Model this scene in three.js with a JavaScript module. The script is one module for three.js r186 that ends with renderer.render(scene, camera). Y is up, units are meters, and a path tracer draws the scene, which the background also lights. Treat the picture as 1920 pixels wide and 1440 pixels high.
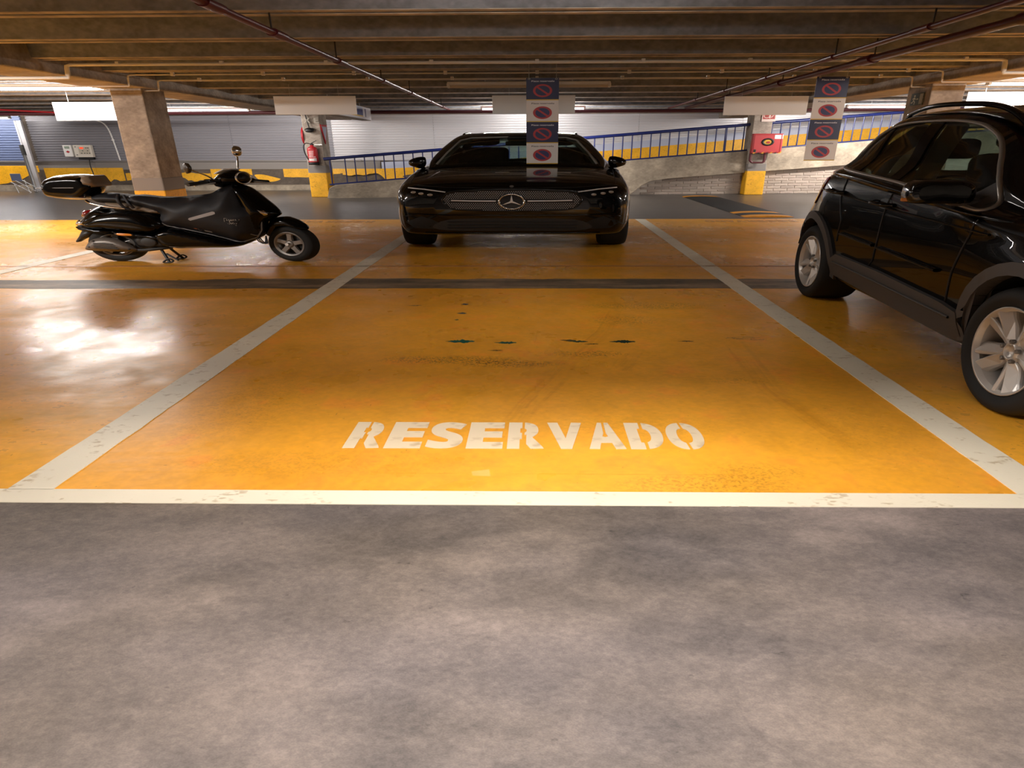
import * as THREE from 'three';
import { RectAreaLightUniformsLib } from 'three/addons/lights/RectAreaLightUniformsLib.js';
import { RoundedBoxGeometry } from 'three/addons/geometries/RoundedBoxGeometry.js';
import { FontLoader } from 'three/addons/loaders/FontLoader.js';
import { TextGeometry } from 'three/addons/geometries/TextGeometry.js';
import { mergeGeometries, mergeVertices, toCreasedNormals } from 'three/addons/utils/BufferGeometryUtils.js';
import { Brush, Evaluator, SUBTRACTION } from 'three-bvh-csg';

// ---------------------------------------------------------------- camera, exposure
// The photograph shows the garage WIDE times broader than an upright look would: every width in the built
// scene is that much broader. Below, all lengths are written in upright metres; widen() at the end sets the
// final broad sizes of every part, in place, as plain geometry.
const WIDE = 16 / 9;
const scene = new THREE.Scene();
scene.background = new THREE.Color(0x000000);
const camera = new THREE.PerspectiveCamera(2 * Math.atan(720 / 1071) * 180 / Math.PI, 4 / 3, 0.05, 200);
camera.position.set(0, 1.353, 0);
camera.rotation.order = 'YXZ';
camera.rotation.set(-22.4 * Math.PI / 180, 0.9 * Math.PI / 180, -0.2 * Math.PI / 180);
camera.setViewOffset(1920, 1440, -30, 0, 1920, 1440);
const renderer = new THREE.WebGLRenderer({ antialias: true });
renderer.toneMapping = THREE.LinearToneMapping;
renderer.toneMappingExposure = 1.06;
renderer.shadowMap.enabled = true;
RectAreaLightUniformsLib.init();
const LAMP = { color: new THREE.Color().setRGB(1, 0.945, 0.89), power: 117, glow: 18 };
// ceiling lamps: [x, z, brightness, 0 = off]; rows run across the bays
const LAMPS = [
  [-9.9, -0.45, 1.5], [-5, -0.45, 1.5], [0, -0.45, 1.5], [5, -0.45, 1.5], [9.9, -0.45, 1.5],
  [-9.9, -4.4, 1.1], [-5.0, -4.4, 2], [0, -4.4, 0.05], [5.08, -4.4, 2], [9.9, -4.4, 1.1],  // row out of view, added as fill light for the dim bays
  [-9.9, -11, 1], [-5.0, -11, 1], [-0.08, -11, 0], [5.08, -11, 1], [9.9, -11, 1],
  [-5.16, -17, 1.5], [-0.06, -17, 2], [5.42, -17, 2], [9.9, -17, 2],
  [-10.6, -20.6, 0.3], [-12.2, -20.6, 0.3],
];
const CEIL = 2.44;                                    // underside of the ceiling ribs

// ---------------------------------------------------------------- small tools
let seed = 7;
const rnd = () => { seed = (seed * 1664525 + 1013904223) % 4294967296; return seed / 4294967296; };
const rr = (a, b) => a + (b - a) * rnd();
const V = (x, y, z) => new THREE.Vector3(x, y, z);
const clamp = THREE.MathUtils.clamp, lerp = THREE.MathUtils.lerp, smooth = THREE.MathUtils.smoothstep;
const perm = new Float32Array(65536); for (let i = 0; i < 65536; i++) perm[i] = rnd();
function noise(x, y, wrap = 256) {
  const xi = Math.floor(x), yi = Math.floor(y); let fx = x - xi, fy = y - yi; fx = fx * fx * (3 - 2 * fx); fy = fy * fy * (3 - 2 * fy);
  let a, b, c, d; if (wrap === 256) { a = xi & 255; b = (xi + 1) & 255; c = (yi & 255) << 8; d = ((yi + 1) & 255) << 8; } else { a = ((xi % wrap) + wrap) % wrap; b = (a + 1) % wrap; c = ((yi % wrap) + wrap) % wrap; d = ((c + 1) % wrap) << 8; c <<= 8; }
  const p = perm[a + c], q = perm[b + c], r = perm[a + d], s = perm[b + d];
  return p + (q - p) * fx + (r - p + (p - q - r + s) * fx) * fy;
}
function fbm(x, y, o = 4, wrap = 256) { let s = 0, a = 0.5, t = 0; for (let i = 0; i < o; i++) { s += a * noise(x + i * 17, y + i * 31, wrap); t += a; x *= 2; y *= 2; wrap = Math.min(256, wrap * 2); a *= 0.55; } return s / t; }
const names = new Map();
function numbered(n) { const k = names.get(n) ?? 0; names.set(n, k + 1); return k ? n + '_' + String(k).padStart(3, '0') : n; }
function tag(o, label, category, group, kind) { Object.assign(o.userData, { label, category }); if (group) o.userData.group = group; if (kind) o.userData.kind = kind; return o; }
function thing(name, label, category, [x, y, z] = [0, 0, 0], turn = 0, group) {
  const o = new THREE.Group(); o.name = numbered(name); o.position.set(x, y, z); o.rotation.y = turn; scene.add(o);
  return tag(o, label, category, group);
}
function structure(name) { const o = new THREE.Group(); o.name = name; o.userData.kind = 'structure'; scene.add(o); return o; }
function part(parent, name, geometry, material, [x, y, z] = [0, 0, 0], [a, b, c] = [0, 0, 0], label) {
  const m = new THREE.Mesh(geometry, material); m.name = name; m.position.set(x, y, z); m.rotation.set(a, b, c);
  m.castShadow = m.receiveShadow = true; parent.add(m); if (label) m.userData.label = label; return m;
}
function copyOf(o, label, at, turn) { const c = o.clone(); c.name = numbered(o.name.replace(/_\d{3}$/, '')); c.userData = { ...o.userData, label }; c.position.set(...at); if (turn !== undefined) c.rotation.y = turn; scene.add(c); return c; }
// uv in metres, taken from the face's main direction
function metres(g, s = 1) {
  g = g.index ? g.toNonIndexed() : g; const p = g.attributes.position, uv = new Float32Array(p.count * 2), a = V(), b = V(), c = V();
  for (let i = 0; i < p.count; i += 3) {
    a.fromBufferAttribute(p, i); b.fromBufferAttribute(p, i + 1); c.fromBufferAttribute(p, i + 2);
    const n = b.clone().sub(a).cross(c.clone().sub(a)), x = Math.abs(n.x), y = Math.abs(n.y), z = Math.abs(n.z);
    [a, b, c].forEach((v, k) => { const t = x > y && x > z ? [v.z, v.y] : y > z ? [v.x, v.z] : [v.x, v.y]; uv[(i + k) * 2] = t[0] * s; uv[(i + k) * 2 + 1] = t[1] * s; });
  }
  g.setAttribute('uv', new THREE.BufferAttribute(uv, 2)); return g;
}
const box = (w, h, d, x = 0, y = 0, z = 0) => metres(new THREE.BoxGeometry(w, h, d).translate(x, y, z));
const rbox = (w, h, d, r = 0.01, x = 0, y = 0, z = 0) => new RoundedBoxGeometry(w, h, d, 2, r).translate(x, y, z);
const bare = (g) => { g = g.index ? g.toNonIndexed() : g.clone(); for (const k of Object.keys(g.attributes)) if (k !== 'position' && k !== 'normal') g.deleteAttribute(k); if (!g.attributes.normal) g.computeVertexNormals(); return g; };
const merge = (...g) => mergeGeometries(g.flat().map(bare));
const tube = (pts, r, seg = 0, sides = 8, closed = false, tension = 0.5) => new THREE.TubeGeometry(new THREE.CatmullRomCurve3(pts.map((p) => V(...p)), closed, 'catmullrom', tension), seg || pts.length * 6, r, sides, closed);
function bar(a, b, r, sides = 8) { const p = V(...a), q = V(...b), d = q.clone().sub(p), g = new THREE.CylinderGeometry(r, r, d.length(), sides); g.applyQuaternion(new THREE.Quaternion().setFromUnitVectors(V(0, 1, 0), d.clone().normalize())); return g.translate((p.x + q.x) / 2, (p.y + q.y) / 2, (p.z + q.z) / 2); }
const poly = (pts) => new THREE.Shape(pts.map(([x, y]) => new THREE.Vector2(x, y)));
const plate = (pts, t, bevel = 0) => new THREE.ExtrudeGeometry(pts.isShape ? pts : poly(pts), { depth: t, bevelEnabled: bevel > 0, bevelSize: bevel, bevelThickness: bevel, bevelSegments: 2, curveSegments: 20 });
const lathe = (pts, seg = 32) => new THREE.LatheGeometry(pts.map(([x, y]) => new THREE.Vector2(x, y)), seg);
// closed smooth outline through points
const round = (pts, n = 6) => new THREE.CatmullRomCurve3(pts.map(([x, y]) => V(x, y, 0)), true, 'catmullrom', 0.4).getPoints(pts.length * n).slice(0, -1).map((p) => [p.x, p.y]);
function inside(pts, x, y) { let c = false; for (let i = 0, j = pts.length - 1; i < pts.length; j = i++) { const [a, b] = pts[i], [d, e] = pts[j]; if ((b > y) !== (e > y) && x < (d - a) * (y - b) / (e - b) + a) c = !c; } return c; }
function edgeDistance(pts, x, y) { let m = 1e9; for (let i = 0, j = pts.length - 1; i < pts.length; j = i++) { const [a, b] = pts[j], [c, d] = pts[i], dx = c - a, dy = d - b, t = clamp(((x - a) * dx + (y - b) * dy) / (dx * dx + dy * dy || 1), 0, 1); m = Math.min(m, Math.hypot(x - a - t * dx, y - b - t * dy)); } return m; }
// evenly triangulated polygon: boundary sampled at h, grid inside, Delaunay
function fill(outline, h) {
  const b = []; outline.forEach(([x, y], i) => { const [u, v] = outline[(i + 1) % outline.length], n = Math.max(1, Math.round(Math.hypot(u - x, v - y) / h)); for (let k = 0; k < n; k++) b.push([x + (u - x) * k / n, y + (v - y) * k / n]); });
  const xs = b.map((p) => p[0]), ys = b.map((p) => p[1]), x0 = Math.min(...xs), x1 = Math.max(...xs), y0 = Math.min(...ys), y1 = Math.max(...ys), pts = b.slice();
  let row = 0; for (let y = y0 + h / 2; y < y1; y += h * 0.87, row++) for (let x = x0 + (row % 2 ? h / 2 : 0); x < x1; x += h) if (inside(b, x, y) && edgeDistance(b, x, y) > h * 0.55) pts.push([x + rr(-1, 1) * h * 0.02, y + rr(-1, 1) * h * 0.02]);
  const n = pts.length, R = 50 * Math.max(x1 - x0, y1 - y0), cx = (x0 + x1) / 2, cy = (y0 + y1) / 2, P = pts.concat([[cx - R, cy - R], [cx + R, cy - R], [cx, cy + R]]);
  const circ = (a, b2, c) => { const [ax, ay] = P[a], [bx, by] = P[b2], [qx, qy] = P[c], D = 2 * (ax * (by - qy) + bx * (qy - ay) + qx * (ay - by)) || 1e-12, A = ax * ax + ay * ay, B = bx * bx + by * by, C = qx * qx + qy * qy, ux = (A * (by - qy) + B * (qy - ay) + C * (ay - by)) / D, uy = (A * (qx - bx) + B * (ax - qx) + C * (bx - ax)) / D; return { t: [a, b2, c], x: ux, y: uy, r: (ax - ux) ** 2 + (ay - uy) ** 2 }; };
  let T = [circ(n, n + 1, n + 2)];
  for (let i = 0; i < n; i++) {
    const [x, y] = P[i], e = new Map(), keep = [];
    for (const t of T) { if ((x - t.x) ** 2 + (y - t.y) ** 2 < t.r) for (let k = 0; k < 3; k++) { const u = t.t[k], v = t.t[(k + 1) % 3], key = u < v ? u * 65536 + v : v * 65536 + u; e.has(key) ? e.set(key, null) : e.set(key, [u, v]); } else keep.push(t); }
    for (const q of e.values()) if (q) keep.push(circ(q[0], q[1], i)); T = keep;
  }
  const tris = []; for (const { t } of T) if (t.every((k) => k < n)) { const [a, c, d] = t.map((k) => P[k]); if (inside(b, (a[0] + c[0] + d[0]) / 3, (a[1] + c[1] + d[1]) / 3)) { const s = (c[0] - a[0]) * (d[1] - a[1]) - (c[1] - a[1]) * (d[0] - a[0]); if (Math.abs(s) > 1e-9) tris.push(s > 0 ? t : [t[0], t[2], t[1]]); } }
  return { pts, tris, nb: b.length };
}
// pillow: a polygon in x-y swollen to both sides of z = 0
function pillow(outline, half, soft = half, h = 0.03, edge = 0.15) {
  const { pts, tris, nb } = fill(outline, h), pos = [], idx = [], n = pts.length;
  const w = pts.map(([x, y], i) => { if (i < nb) return half * edge; const d = Math.min(1, edgeDistance(outline, x, y) / soft); return half * Math.max(edge, Math.sqrt(1 - (1 - d) ** 2)); });
  for (const s of [1, -1]) pts.forEach(([x, y], i) => pos.push(x, y, s * w[i]));
  for (const [a, b, c] of tris) idx.push(a, b, c, a + n, c + n, b + n);
  for (let i = 0; i < nb; i++) { const j = (i + 1) % nb, s = outlineSign(pts, nb); s > 0 ? idx.push(i, i + n, j, j, i + n, j + n) : idx.push(i, j, i + n, j, j + n, i + n); }
  const g = new THREE.BufferGeometry(); g.setAttribute('position', new THREE.Float32BufferAttribute(pos, 3)); g.setIndex(idx); g.computeVertexNormals(); return g;
}
function outlineSign(p, n) { let s = 0; for (let i = 0; i < n; i++) { const [a, b] = p[i], [c, d] = p[(i + 1) % n]; s += a * d - c * b; } return s; }
// smooth closed body through control rings: rings[i] = [z, [[x, y] ... from bottom centre to top centre]]
function loft(rings, nu = 7, nv = 5) {
  const full = rings.map(([z, h]) => { const r = h.map(([x, y, dz = 0]) => V(x, y, z + dz)); for (let k = h.length - 2; k > 0; k--) r.push(V(-h[k][0], h[k][1], z + (h[k][2] ?? 0))); return r; });
  const m = full[0].length, cr = (a, b, c, d, t) => 0.5 * (2 * b + (c - a) * t + (2 * a - 5 * b + 4 * c - d) * t * t + (3 * b - a - 3 * c + d) * t * t * t);
  const mix = (p, q, r, s, t) => V(cr(p.x, q.x, r.x, s.x, t), cr(p.y, q.y, r.y, s.y, t), cr(p.z, q.z, r.z, s.z, t));
  const ringAt = (f) => { const o = []; for (let j = 0; j < m; j++) for (let k = 0; k < nv; k++) o.push(mix(f[(j - 1 + m) % m], f[j], f[(j + 1) % m], f[(j + 2) % m], k / nv)); return o; };
  const dense = full.map(ringAt), rows = [], N = dense.length;
  for (let i = 0; i < N - 1; i++) for (let k = 0; k < (i === N - 2 ? nu + 1 : nu); k++) { const a = dense[Math.max(0, i - 1)], b = dense[i], c = dense[i + 1], d = dense[Math.min(N - 1, i + 2)]; rows.push(b.map((p, j) => mix(a[j], p, c[j], d[j], k / nu))); }
  const M = m * nv, pos = [], idx = []; for (const r of rows) for (const p of r) pos.push(p.x, p.y, p.z);
  for (let i = 0; i < rows.length - 1; i++) for (let j = 0; j < M; j++) { const a = i * M + j, b = i * M + (j + 1) % M; idx.push(a, b, a + M, b, b + M, a + M); }
  for (const [r, flip] of [[0, 1], [rows.length - 1, 0]]) { const c = pos.length / 3, q = rows[r].reduce((s, p) => s.add(p), V(0, 0, 0)).divideScalar(M); pos.push(q.x, q.y, q.z); for (let j = 0; j < M; j++) { const a = r * M + j, b = r * M + (j + 1) % M; flip ? idx.push(c, b, a) : idx.push(c, a, b); } }
  let vol = 0; for (let i = 0; i < idx.length; i += 3) { const g = (k) => V(pos[k * 3], pos[k * 3 + 1], pos[k * 3 + 2]); vol += g(idx[i]).dot(g(idx[i + 1]).cross(g(idx[i + 2]))); }
  if (vol < 0) for (let i = 0; i < idx.length; i += 3) [idx[i], idx[i + 1]] = [idx[i + 1], idx[i]];
  const g = new THREE.BufferGeometry(); g.setAttribute('position', new THREE.Float32BufferAttribute(pos, 3)); g.setIndex(idx); g.computeVertexNormals(); return g;
}
const csg = new Evaluator(); csg.attributes = ['position', 'normal']; csg.useGroups = false;
function cut(geometry, ...tools) { let a = new Brush(bare(geometry)); for (const t of tools) { const b = new Brush(bare(t)); a.updateMatrixWorld(); b.updateMatrixWorld(); a = csg.evaluate(a, b, SUBTRACTION); } return a.geometry; }
// a surface to lay parts on: rays from outside, 'front' (+z), 'side' (-x) or 'top' (+y)
function surface(geometry) {
  const m = new THREE.Mesh(geometry, new THREE.MeshBasicMaterial({ side: THREE.DoubleSide })); m.updateMatrixWorld();
  const g = bare(geometry), p = g.attributes.position.array, cell = 0.08, grids = {};
  const axes = { front: [0, 1, 2, 1], rear: [0, 1, 2, -1], side: [2, 1, 0, -1], far: [2, 1, 0, 1], top: [0, 2, 1, 1] };
  function hit(how, u, v) {
    const [iu, iv, iw, s] = axes[how]; let grid = grids[iu * 3 + iv];
    if (!grid) { grid = grids[iu * 3 + iv] = new Map(); for (let i = 0; i < p.length; i += 9) { const U = [p[i + iu], p[i + 3 + iu], p[i + 6 + iu]], W = [p[i + iv], p[i + 3 + iv], p[i + 6 + iv]]; for (let a = Math.floor(Math.min(...U) / cell); a <= Math.floor(Math.max(...U) / cell); a++) for (let b = Math.floor(Math.min(...W) / cell); b <= Math.floor(Math.max(...W) / cell); b++) { const k = a * 4096 + b; (grid.get(k) ?? grid.set(k, []).get(k)).push(i); } } }
    let best = null; for (const i of grid.get(Math.floor(u / cell) * 4096 + Math.floor(v / cell)) ?? []) {
      const ax = p[i + iu], ay = p[i + iv], bx = p[i + 3 + iu] - ax, by = p[i + 3 + iv] - ay, cx = p[i + 6 + iu] - ax, cy = p[i + 6 + iv] - ay, D = bx * cy - by * cx; if (Math.abs(D) < 1e-12) continue;
      const b = ((u - ax) * cy - (v - ay) * cx) / D, c = (bx * (v - ay) - by * (u - ax)) / D; if (b < -1e-4 || c < -1e-4 || b + c > 1.0002) continue;
      const w = p[i + iw] + b * (p[i + 3 + iw] - p[i + iw]) + c * (p[i + 6 + iw] - p[i + iw]); if (best === null || s * w > s * best) best = w;
    }
    return best;
  }
  const point = (how, u, v, w) => { const [iu, iv, iw] = axes[how], o = [0, 0, 0]; o[iu] = u; o[iv] = v; o[iw] = w; return o; };
  return {
    // a plate of the given outline that follows the surface; lift > 0 stands proud of it
    skin(how, outline, { h = 0.04, lift = 0.003, thick = 0.008 } = {}) {
      const { pts, tris, nb } = fill(outline, h), s = axes[how][3], W = pts.map(([u, v]) => hit(how, u, v)), known = W.filter((w) => w !== null); let last = known[0] ?? 0;
      const depth = W.map((w, i) => { if (w !== null) return (last = w); let q = last, m = 1e9; pts.forEach(([u, v], k) => { if (W[k] !== null) { const d = (u - pts[i][0]) ** 2 + (v - pts[i][1]) ** 2; if (d < m) { m = d; q = W[k]; } } }); return q; });
      const pos = [], idx = [], n = pts.length; for (const l of [lift, lift - thick]) pts.forEach(([u, v], i) => pos.push(...point(how, u, v, depth[i] + s * l)));
      for (const [a, b, c] of tris) idx.push(a, b, c, a + n, c + n, b + n);
      const k = pos.length / 3; for (let i = 0; i < nb; i++) { for (const q of [i, i + n]) pos.push(pos[q * 3], pos[q * 3 + 1], pos[q * 3 + 2]); } 
      for (let i = 0; i < nb; i++) { const j = (i + 1) % nb, a = k + i * 2, b = k + j * 2; idx.push(a, a + 1, b, b, a + 1, b + 1); }
      const g2 = new THREE.BufferGeometry(); g2.setAttribute('position', new THREE.Float32BufferAttribute(pos, 3)); g2.setIndex(idx);
      const up = ['front', 'far'].includes(how) !== (how === 'far'); g2.computeVertexNormals();
      const nx = g2.attributes.normal; let sum = 0; for (let i = 0; i < n; i++) sum += nx.getComponent(i, axes[how][2]) * s; if (sum < 0) { for (let i = 0; i < idx.length; i += 3) [idx[i], idx[i + 1]] = [idx[i + 1], idx[i]]; g2.setIndex(idx); g2.computeVertexNormals(); }
      return g2;
    },
    line(how, pts, r = 0.004, lift = 0.001, step = 0.04, closed = false) {
      const o = [], s = axes[how][3]; let last = 0; const all = closed ? pts.concat([pts[0]]) : pts;
      for (let i = 0; i < all.length - 1; i++) { const [a, b] = all[i], [c, d] = all[i + 1], n = Math.max(1, Math.round(Math.hypot(c - a, d - b) / step)); for (let k = 0; k < (!closed && i === all.length - 2 ? n + 1 : n); k++) { const u = a + (c - a) * k / n, v = b + (d - b) * k / n, w = hit(how, u, v); last = w ?? last; o.push(point(how, u, v, last + s * lift)); } }
      return tube(o, r, o.length * 2, 6, closed);
    },
    at: (how, u, v, lift = 0) => point(how, u, v, (hit(how, u, v) ?? 0) + axes[how][3] * lift),
  };
}
const mirrorX = (g) => { g = bare(g).clone(); g.scale(-1, 1, 1); const p = g.attributes.position, n = g.attributes.normal; for (const t of [p, n]) { const a = t.array; for (let i = 0; i < a.length; i += 9) for (let k = 0; k < 3; k++) { const q = a[i + 3 + k]; a[i + 3 + k] = a[i + 6 + k]; a[i + 6 + k] = q; } } return g; };

// ---------------------------------------------------------------- textures
function picture(w, h, fn, srgb = true) {
  const d = new Uint8Array(w * h * 4); for (let y = 0; y < h; y++) for (let x = 0; x < w; x++) { const c = fn(x / w, y / h, x, y), i = (y * w + x) * 4; if (c.length) { d[i] = clamp(c[0], 0, 255); d[i + 1] = clamp(c[1], 0, 255); d[i + 2] = clamp(c[2], 0, 255); } else d[i] = d[i + 1] = d[i + 2] = clamp(c, 0, 255); d[i + 3] = 255; }
  const t = new THREE.DataTexture(d, w, h); t.wrapS = t.wrapT = THREE.RepeatWrapping; t.magFilter = THREE.LinearFilter; if (srgb) t.colorSpace = THREE.SRGBColorSpace; t.needsUpdate = true; return t;
}
function print(w, h, draw) { const c = document.createElement('canvas'); c.width = w; c.height = h; draw(c.getContext('2d'), w, h); const t = new THREE.CanvasTexture(c); t.colorSpace = THREE.SRGBColorSpace; return t; }
const sized = (t, sx, sy = sx, ox = 0, oy = 0) => { const c = t.clone(); c.repeat.set(sx, sy); c.offset.set(ox, oy); c.needsUpdate = true; return c; };
const grainMap = picture(512, 512, (u, v) => 128 + 100 * (fbm(u * 64, v * 64, 4, 64) - 0.5) + 40 * (rnd() - 0.5), false);
const concreteMap = picture(512, 512, (u, v) => { const a = fbm(u * 6, v * 6, 5, 6), b = fbm(u * 40, v * 40, 3, 40), k = 0.72 + 0.4 * a + 0.2 * (b - 0.5); return [205 * k, 196 * k, 186 * k]; });
const ceilingMap = picture(512, 512, (u, v) => { const a = fbm(u * 4, v * 8, 5, 4), b = fbm(u * 50, v * 50, 3, 50), k = 0.62 + 0.5 * a + 0.25 * (b - 0.5), s = a > 0.62 ? (a - 0.62) * 90 : 0; return [142 * k - s, 144 * k - s, 150 * k - s]; });
const yellowMap = picture(512, 512, (u, v) => { const a = fbm(u * 6, v * 6, 4, 6), b = fbm(u * 50, v * 50, 3, 50), k = 0.9 + 0.16 * a, d = b > 0.66 ? (b - 0.66) * 300 : 0; return [250 * k - d, 184 * k - d, 18 + 20 * a]; });
// ---------------------------------------------------------------- materials
const std = (o) => new THREE.MeshStandardMaterial(o), phy = (o) => new THREE.MeshPhysicalMaterial(o);
const bumpy = (s, k) => ({ bumpMap: sized(grainMap, s), bumpScale: k });
const M = {
  sole: std({ map: sized(concreteMap, 0.8), color: 0xf2ece4, roughness: 0.85 }), garageWall: std({ map: sized(concreteMap, 0.5), color: 0xcfc9c0, roughness: 0.8 }),
  ceiling: std({ map: sized(ceilingMap, 0.6), roughness: 0.9 }), column: std({ map: sized(concreteMap, 0.9), color: 0xdcd6d0, roughness: 0.85, ...bumpy(3, 0.002) }),
  parapet: std({ map: sized(concreteMap, 0.7), color: 0xd8cfc0, roughness: 0.9, ...bumpy(2, 0.004) }), greyPaint: std({ color: 0x8c8580, roughness: 0.6 }), yellow: std({ map: sized(yellowMap, 1.2), roughness: 0.5, ...bumpy(3, 0.001) }),
  bareWall: std({ map: sized(concreteMap, 0.8), color: 0x7e756e, roughness: 0.9 }), paleBlue: std({ color: 0xb9bed2, roughness: 0.5 }),
  metal: std({ color: 0xd2d0d4, roughness: 0.3, metalness: 0.1 }), shadedMetal: std({ color: 0x8d8b92, roughness: 0.4, metalness: 0.1 }), blueMetal: std({ color: 0x7c8ab0, roughness: 0.45, metalness: 0.1 }), blue: std({ color: 0x14205a, roughness: 0.35 }),
  red: std({ color: 0xb5232b, roughness: 0.4 }), redPipe: std({ color: 0x5a2129, roughness: 0.4 }), steel: std({ color: 0xb8b8b8, roughness: 0.3, metalness: 0.9 }), conduit: std({ color: 0xe6e0d8, roughness: 0.5 }),
  white: std({ color: 0xf2efec, roughness: 0.5 }), cream: std({ color: 0xe6ddd0, roughness: 0.5 }), black: std({ color: 0x0b0b0c, roughness: 0.5 }), darkGrey: std({ color: 0x2a2826, roughness: 0.6 }),
  housing: std({ color: 0xd9d2c6, roughness: 0.4 }), diffuserOff: std({ color: 0xc9b79c, roughness: 0.35 }), diffuserOn: std({ color: 0xffffff, roughness: 0.4, emissive: LAMP.color, emissiveIntensity: LAMP.glow }),
  brick: ['#a99a8d', '#b3a396', '#9f9085', '#ad9c90'].map((c) => std({ color: c, roughness: 0.75, ...bumpy(4, 0.002) })), mortar: std({ color: 0xd2c6ba, roughness: 0.9 }), rubber: std({ color: 0x1c1a19, roughness: 0.75 }), humpYellow: std({ map: sized(yellowMap, 2), color: 0xf0d7a8, roughness: 0.7 }),
  paint: phy({ color: 0x020203, roughness: 0.28, clearcoat: 1, clearcoatRoughness: 0.02, specularIntensity: 0.15 }), plastic: std({ color: 0x45413f, roughness: 0.62, ...bumpy(8, 0.0004) }), gloss: phy({ color: 0x040405, roughness: 0.15, clearcoat: 0.6, clearcoatRoughness: 0.05, specularIntensity: 0.4 }), tyre: std({ color: 0x161514, roughness: 0.78, ...bumpy(6, 0.0006) }),
  alloy: std({ color: 0xc9c4be, roughness: 0.32, metalness: 0.45 }), darkAlloy: std({ color: 0x7d7873, roughness: 0.35, metalness: 0.5 }), trim: std({ color: 0xa9a49d, roughness: 0.3, metalness: 0.6 }), stud: std({ color: 0xe4e4e4, roughness: 0.35, metalness: 0.25 }), chrome: std({ color: 0xdcdcdc, roughness: 0.12, metalness: 1 }), 
  glass: phy({ color: 0xcfd8d4, roughness: 0.02, transmission: 1, thickness: 0, ior: 1.5 }), tint: phy({ color: 0x3a4240, roughness: 0.02, transmission: 1, thickness: 0, ior: 1.5 }), clear: phy({ color: 0xf4f4f4, roughness: 0.03, transmission: 1, thickness: 0 }),
  cabin: std({ color: 0x1a1a1b, roughness: 0.8 }), headlining: std({ color: 0x8f8d86, roughness: 0.9 }), bikePaint: phy({ color: 0x040405, roughness: 0.22, clearcoat: 0.35, clearcoatRoughness: 0.04, specularIntensity: 0.2 }), fabric: std({ color: 0x0d0f17, roughness: 0.62, ...bumpy(10, 0.001) }), tan: std({ color: 0x7a6753, roughness: 0.6 }), amber: phy({ color: 0xe08a28, roughness: 0.2, clearcoat: 1 }), tail: phy({ color: 0x7a0d12, roughness: 0.15, clearcoat: 1 }), piping: std({ color: 0x8d8d90, roughness: 0.4 }), reflector: std({ color: 0xb4b2b4, roughness: 0.4 }), muffler: std({ color: 0x6a625b, roughness: 0.4, metalness: 0.3 }), mirrorBackReflection: std({ color: 0x3d3026, roughness: 0.35 }),
};

// ---------------------------------------------------------------- floor
const floor = structure('floor');
part(floor, 'slab', box(30, 0.3, 34, 0, -0.17, -6), M.bareWall);
// concrete of the near aisle: patches, scuffs and pits
const aisleTone = (x, z) => { const a = fbm(x * 1.3 + 9, z * 1.6, 5), b = fbm(x * 5 + 3, z * 7, 5), c = fbm(x * 30, z * 30, 3), d = fbm(x * 110, z * 110, 2); return 0.86 + 0.42 * (a - 0.5) + 0.36 * (b - 0.5) + 0.17 * (c - 0.5) + 0.2 * (d - 0.5); };
const nearMap = picture(2048, 1024, (u, v) => {
  const x = u * 4 - 2, z = -2 + v * 2; let k = aisleTone(x, z);
  const w = 0.35 + 0.06 * Math.sin(z * 7) + 0.05 * (fbm(z * 9, 3, 3) - 0.5), e = smooth(x - w, -0.05, 0.06); k += 0.075 * e - 0.03; 
  const crack = Math.abs(x - w) < 0.012 * fbm(z * 20, 8, 2) ? 0.18 : 0; k -= crack * 0.3 * (z > -1.35 ? 1 : 0.3);
  const pit = noise(x * 37, z * 37) > 0.965 ? 0.22 * smooth(noise(x * 150, z * 150), 0.4, 0.8) : 0; k -= pit;
  const pale = smooth(fbm(x * 2.2 + 40, z * 3 + 11, 4), 0.56, 0.72); k += 0.15 * pale; const bl = 6 * (fbm(x * 2 + 70, z * 2, 3) - 0.45) * 2;
  k += 0.14 * (rnd() - 0.5); return [107 * k + bl * -0.4, 95 * k, 87 * k + bl];
});
const planeUp = (x0, x1, z0, z1, nx = 1, nz = 1, tone) => { const g = new THREE.PlaneGeometry(x1 - x0, z1 - z0, nx, nz).rotateX(-Math.PI / 2).translate((x0 + x1) / 2, 0, (z0 + z1) / 2), p = g.attributes.position, uv = g.attributes.uv; for (let i = 0; i < p.count; i++) uv.setXY(i, p.getX(i), p.getZ(i)); if (tone) { const c = []; for (let i = 0; i < p.count; i++) c.push(...tone(p.getX(i), p.getZ(i))); g.setAttribute('color', new THREE.Float32BufferAttribute(c, 3)); } return g; };
const nearTex = sized(nearMap, 0.25, 0.5, 0.5, 1);
const aisleRough = { roughness: 0.66, bumpMap: sized(grainMap, 1.5), bumpScale: 0.0025 };
part(floor, 'aisle_concrete', planeUp(-15, 15, -1.99, 10), std({ map: nearTex, ...aisleRough }));
const farMap = picture(512, 512, (u, v) => { const k = 0.75 + 0.35 * (fbm(u * 4, v * 8, 5, 4) - 0.5) + 0.2 * (fbm(u * 40, v * 40, 3, 40) - 0.5); return [112 * k, 106 * k, 102 * k]; });
part(floor, 'drive_lane', planeUp(-15, 15, -23, -12.24), std({ map: sized(farMap, 0.3, 0.8), roughness: 0.34, bumpMap: sized(grainMap, 0.8), bumpScale: 0.0015 }));
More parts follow.
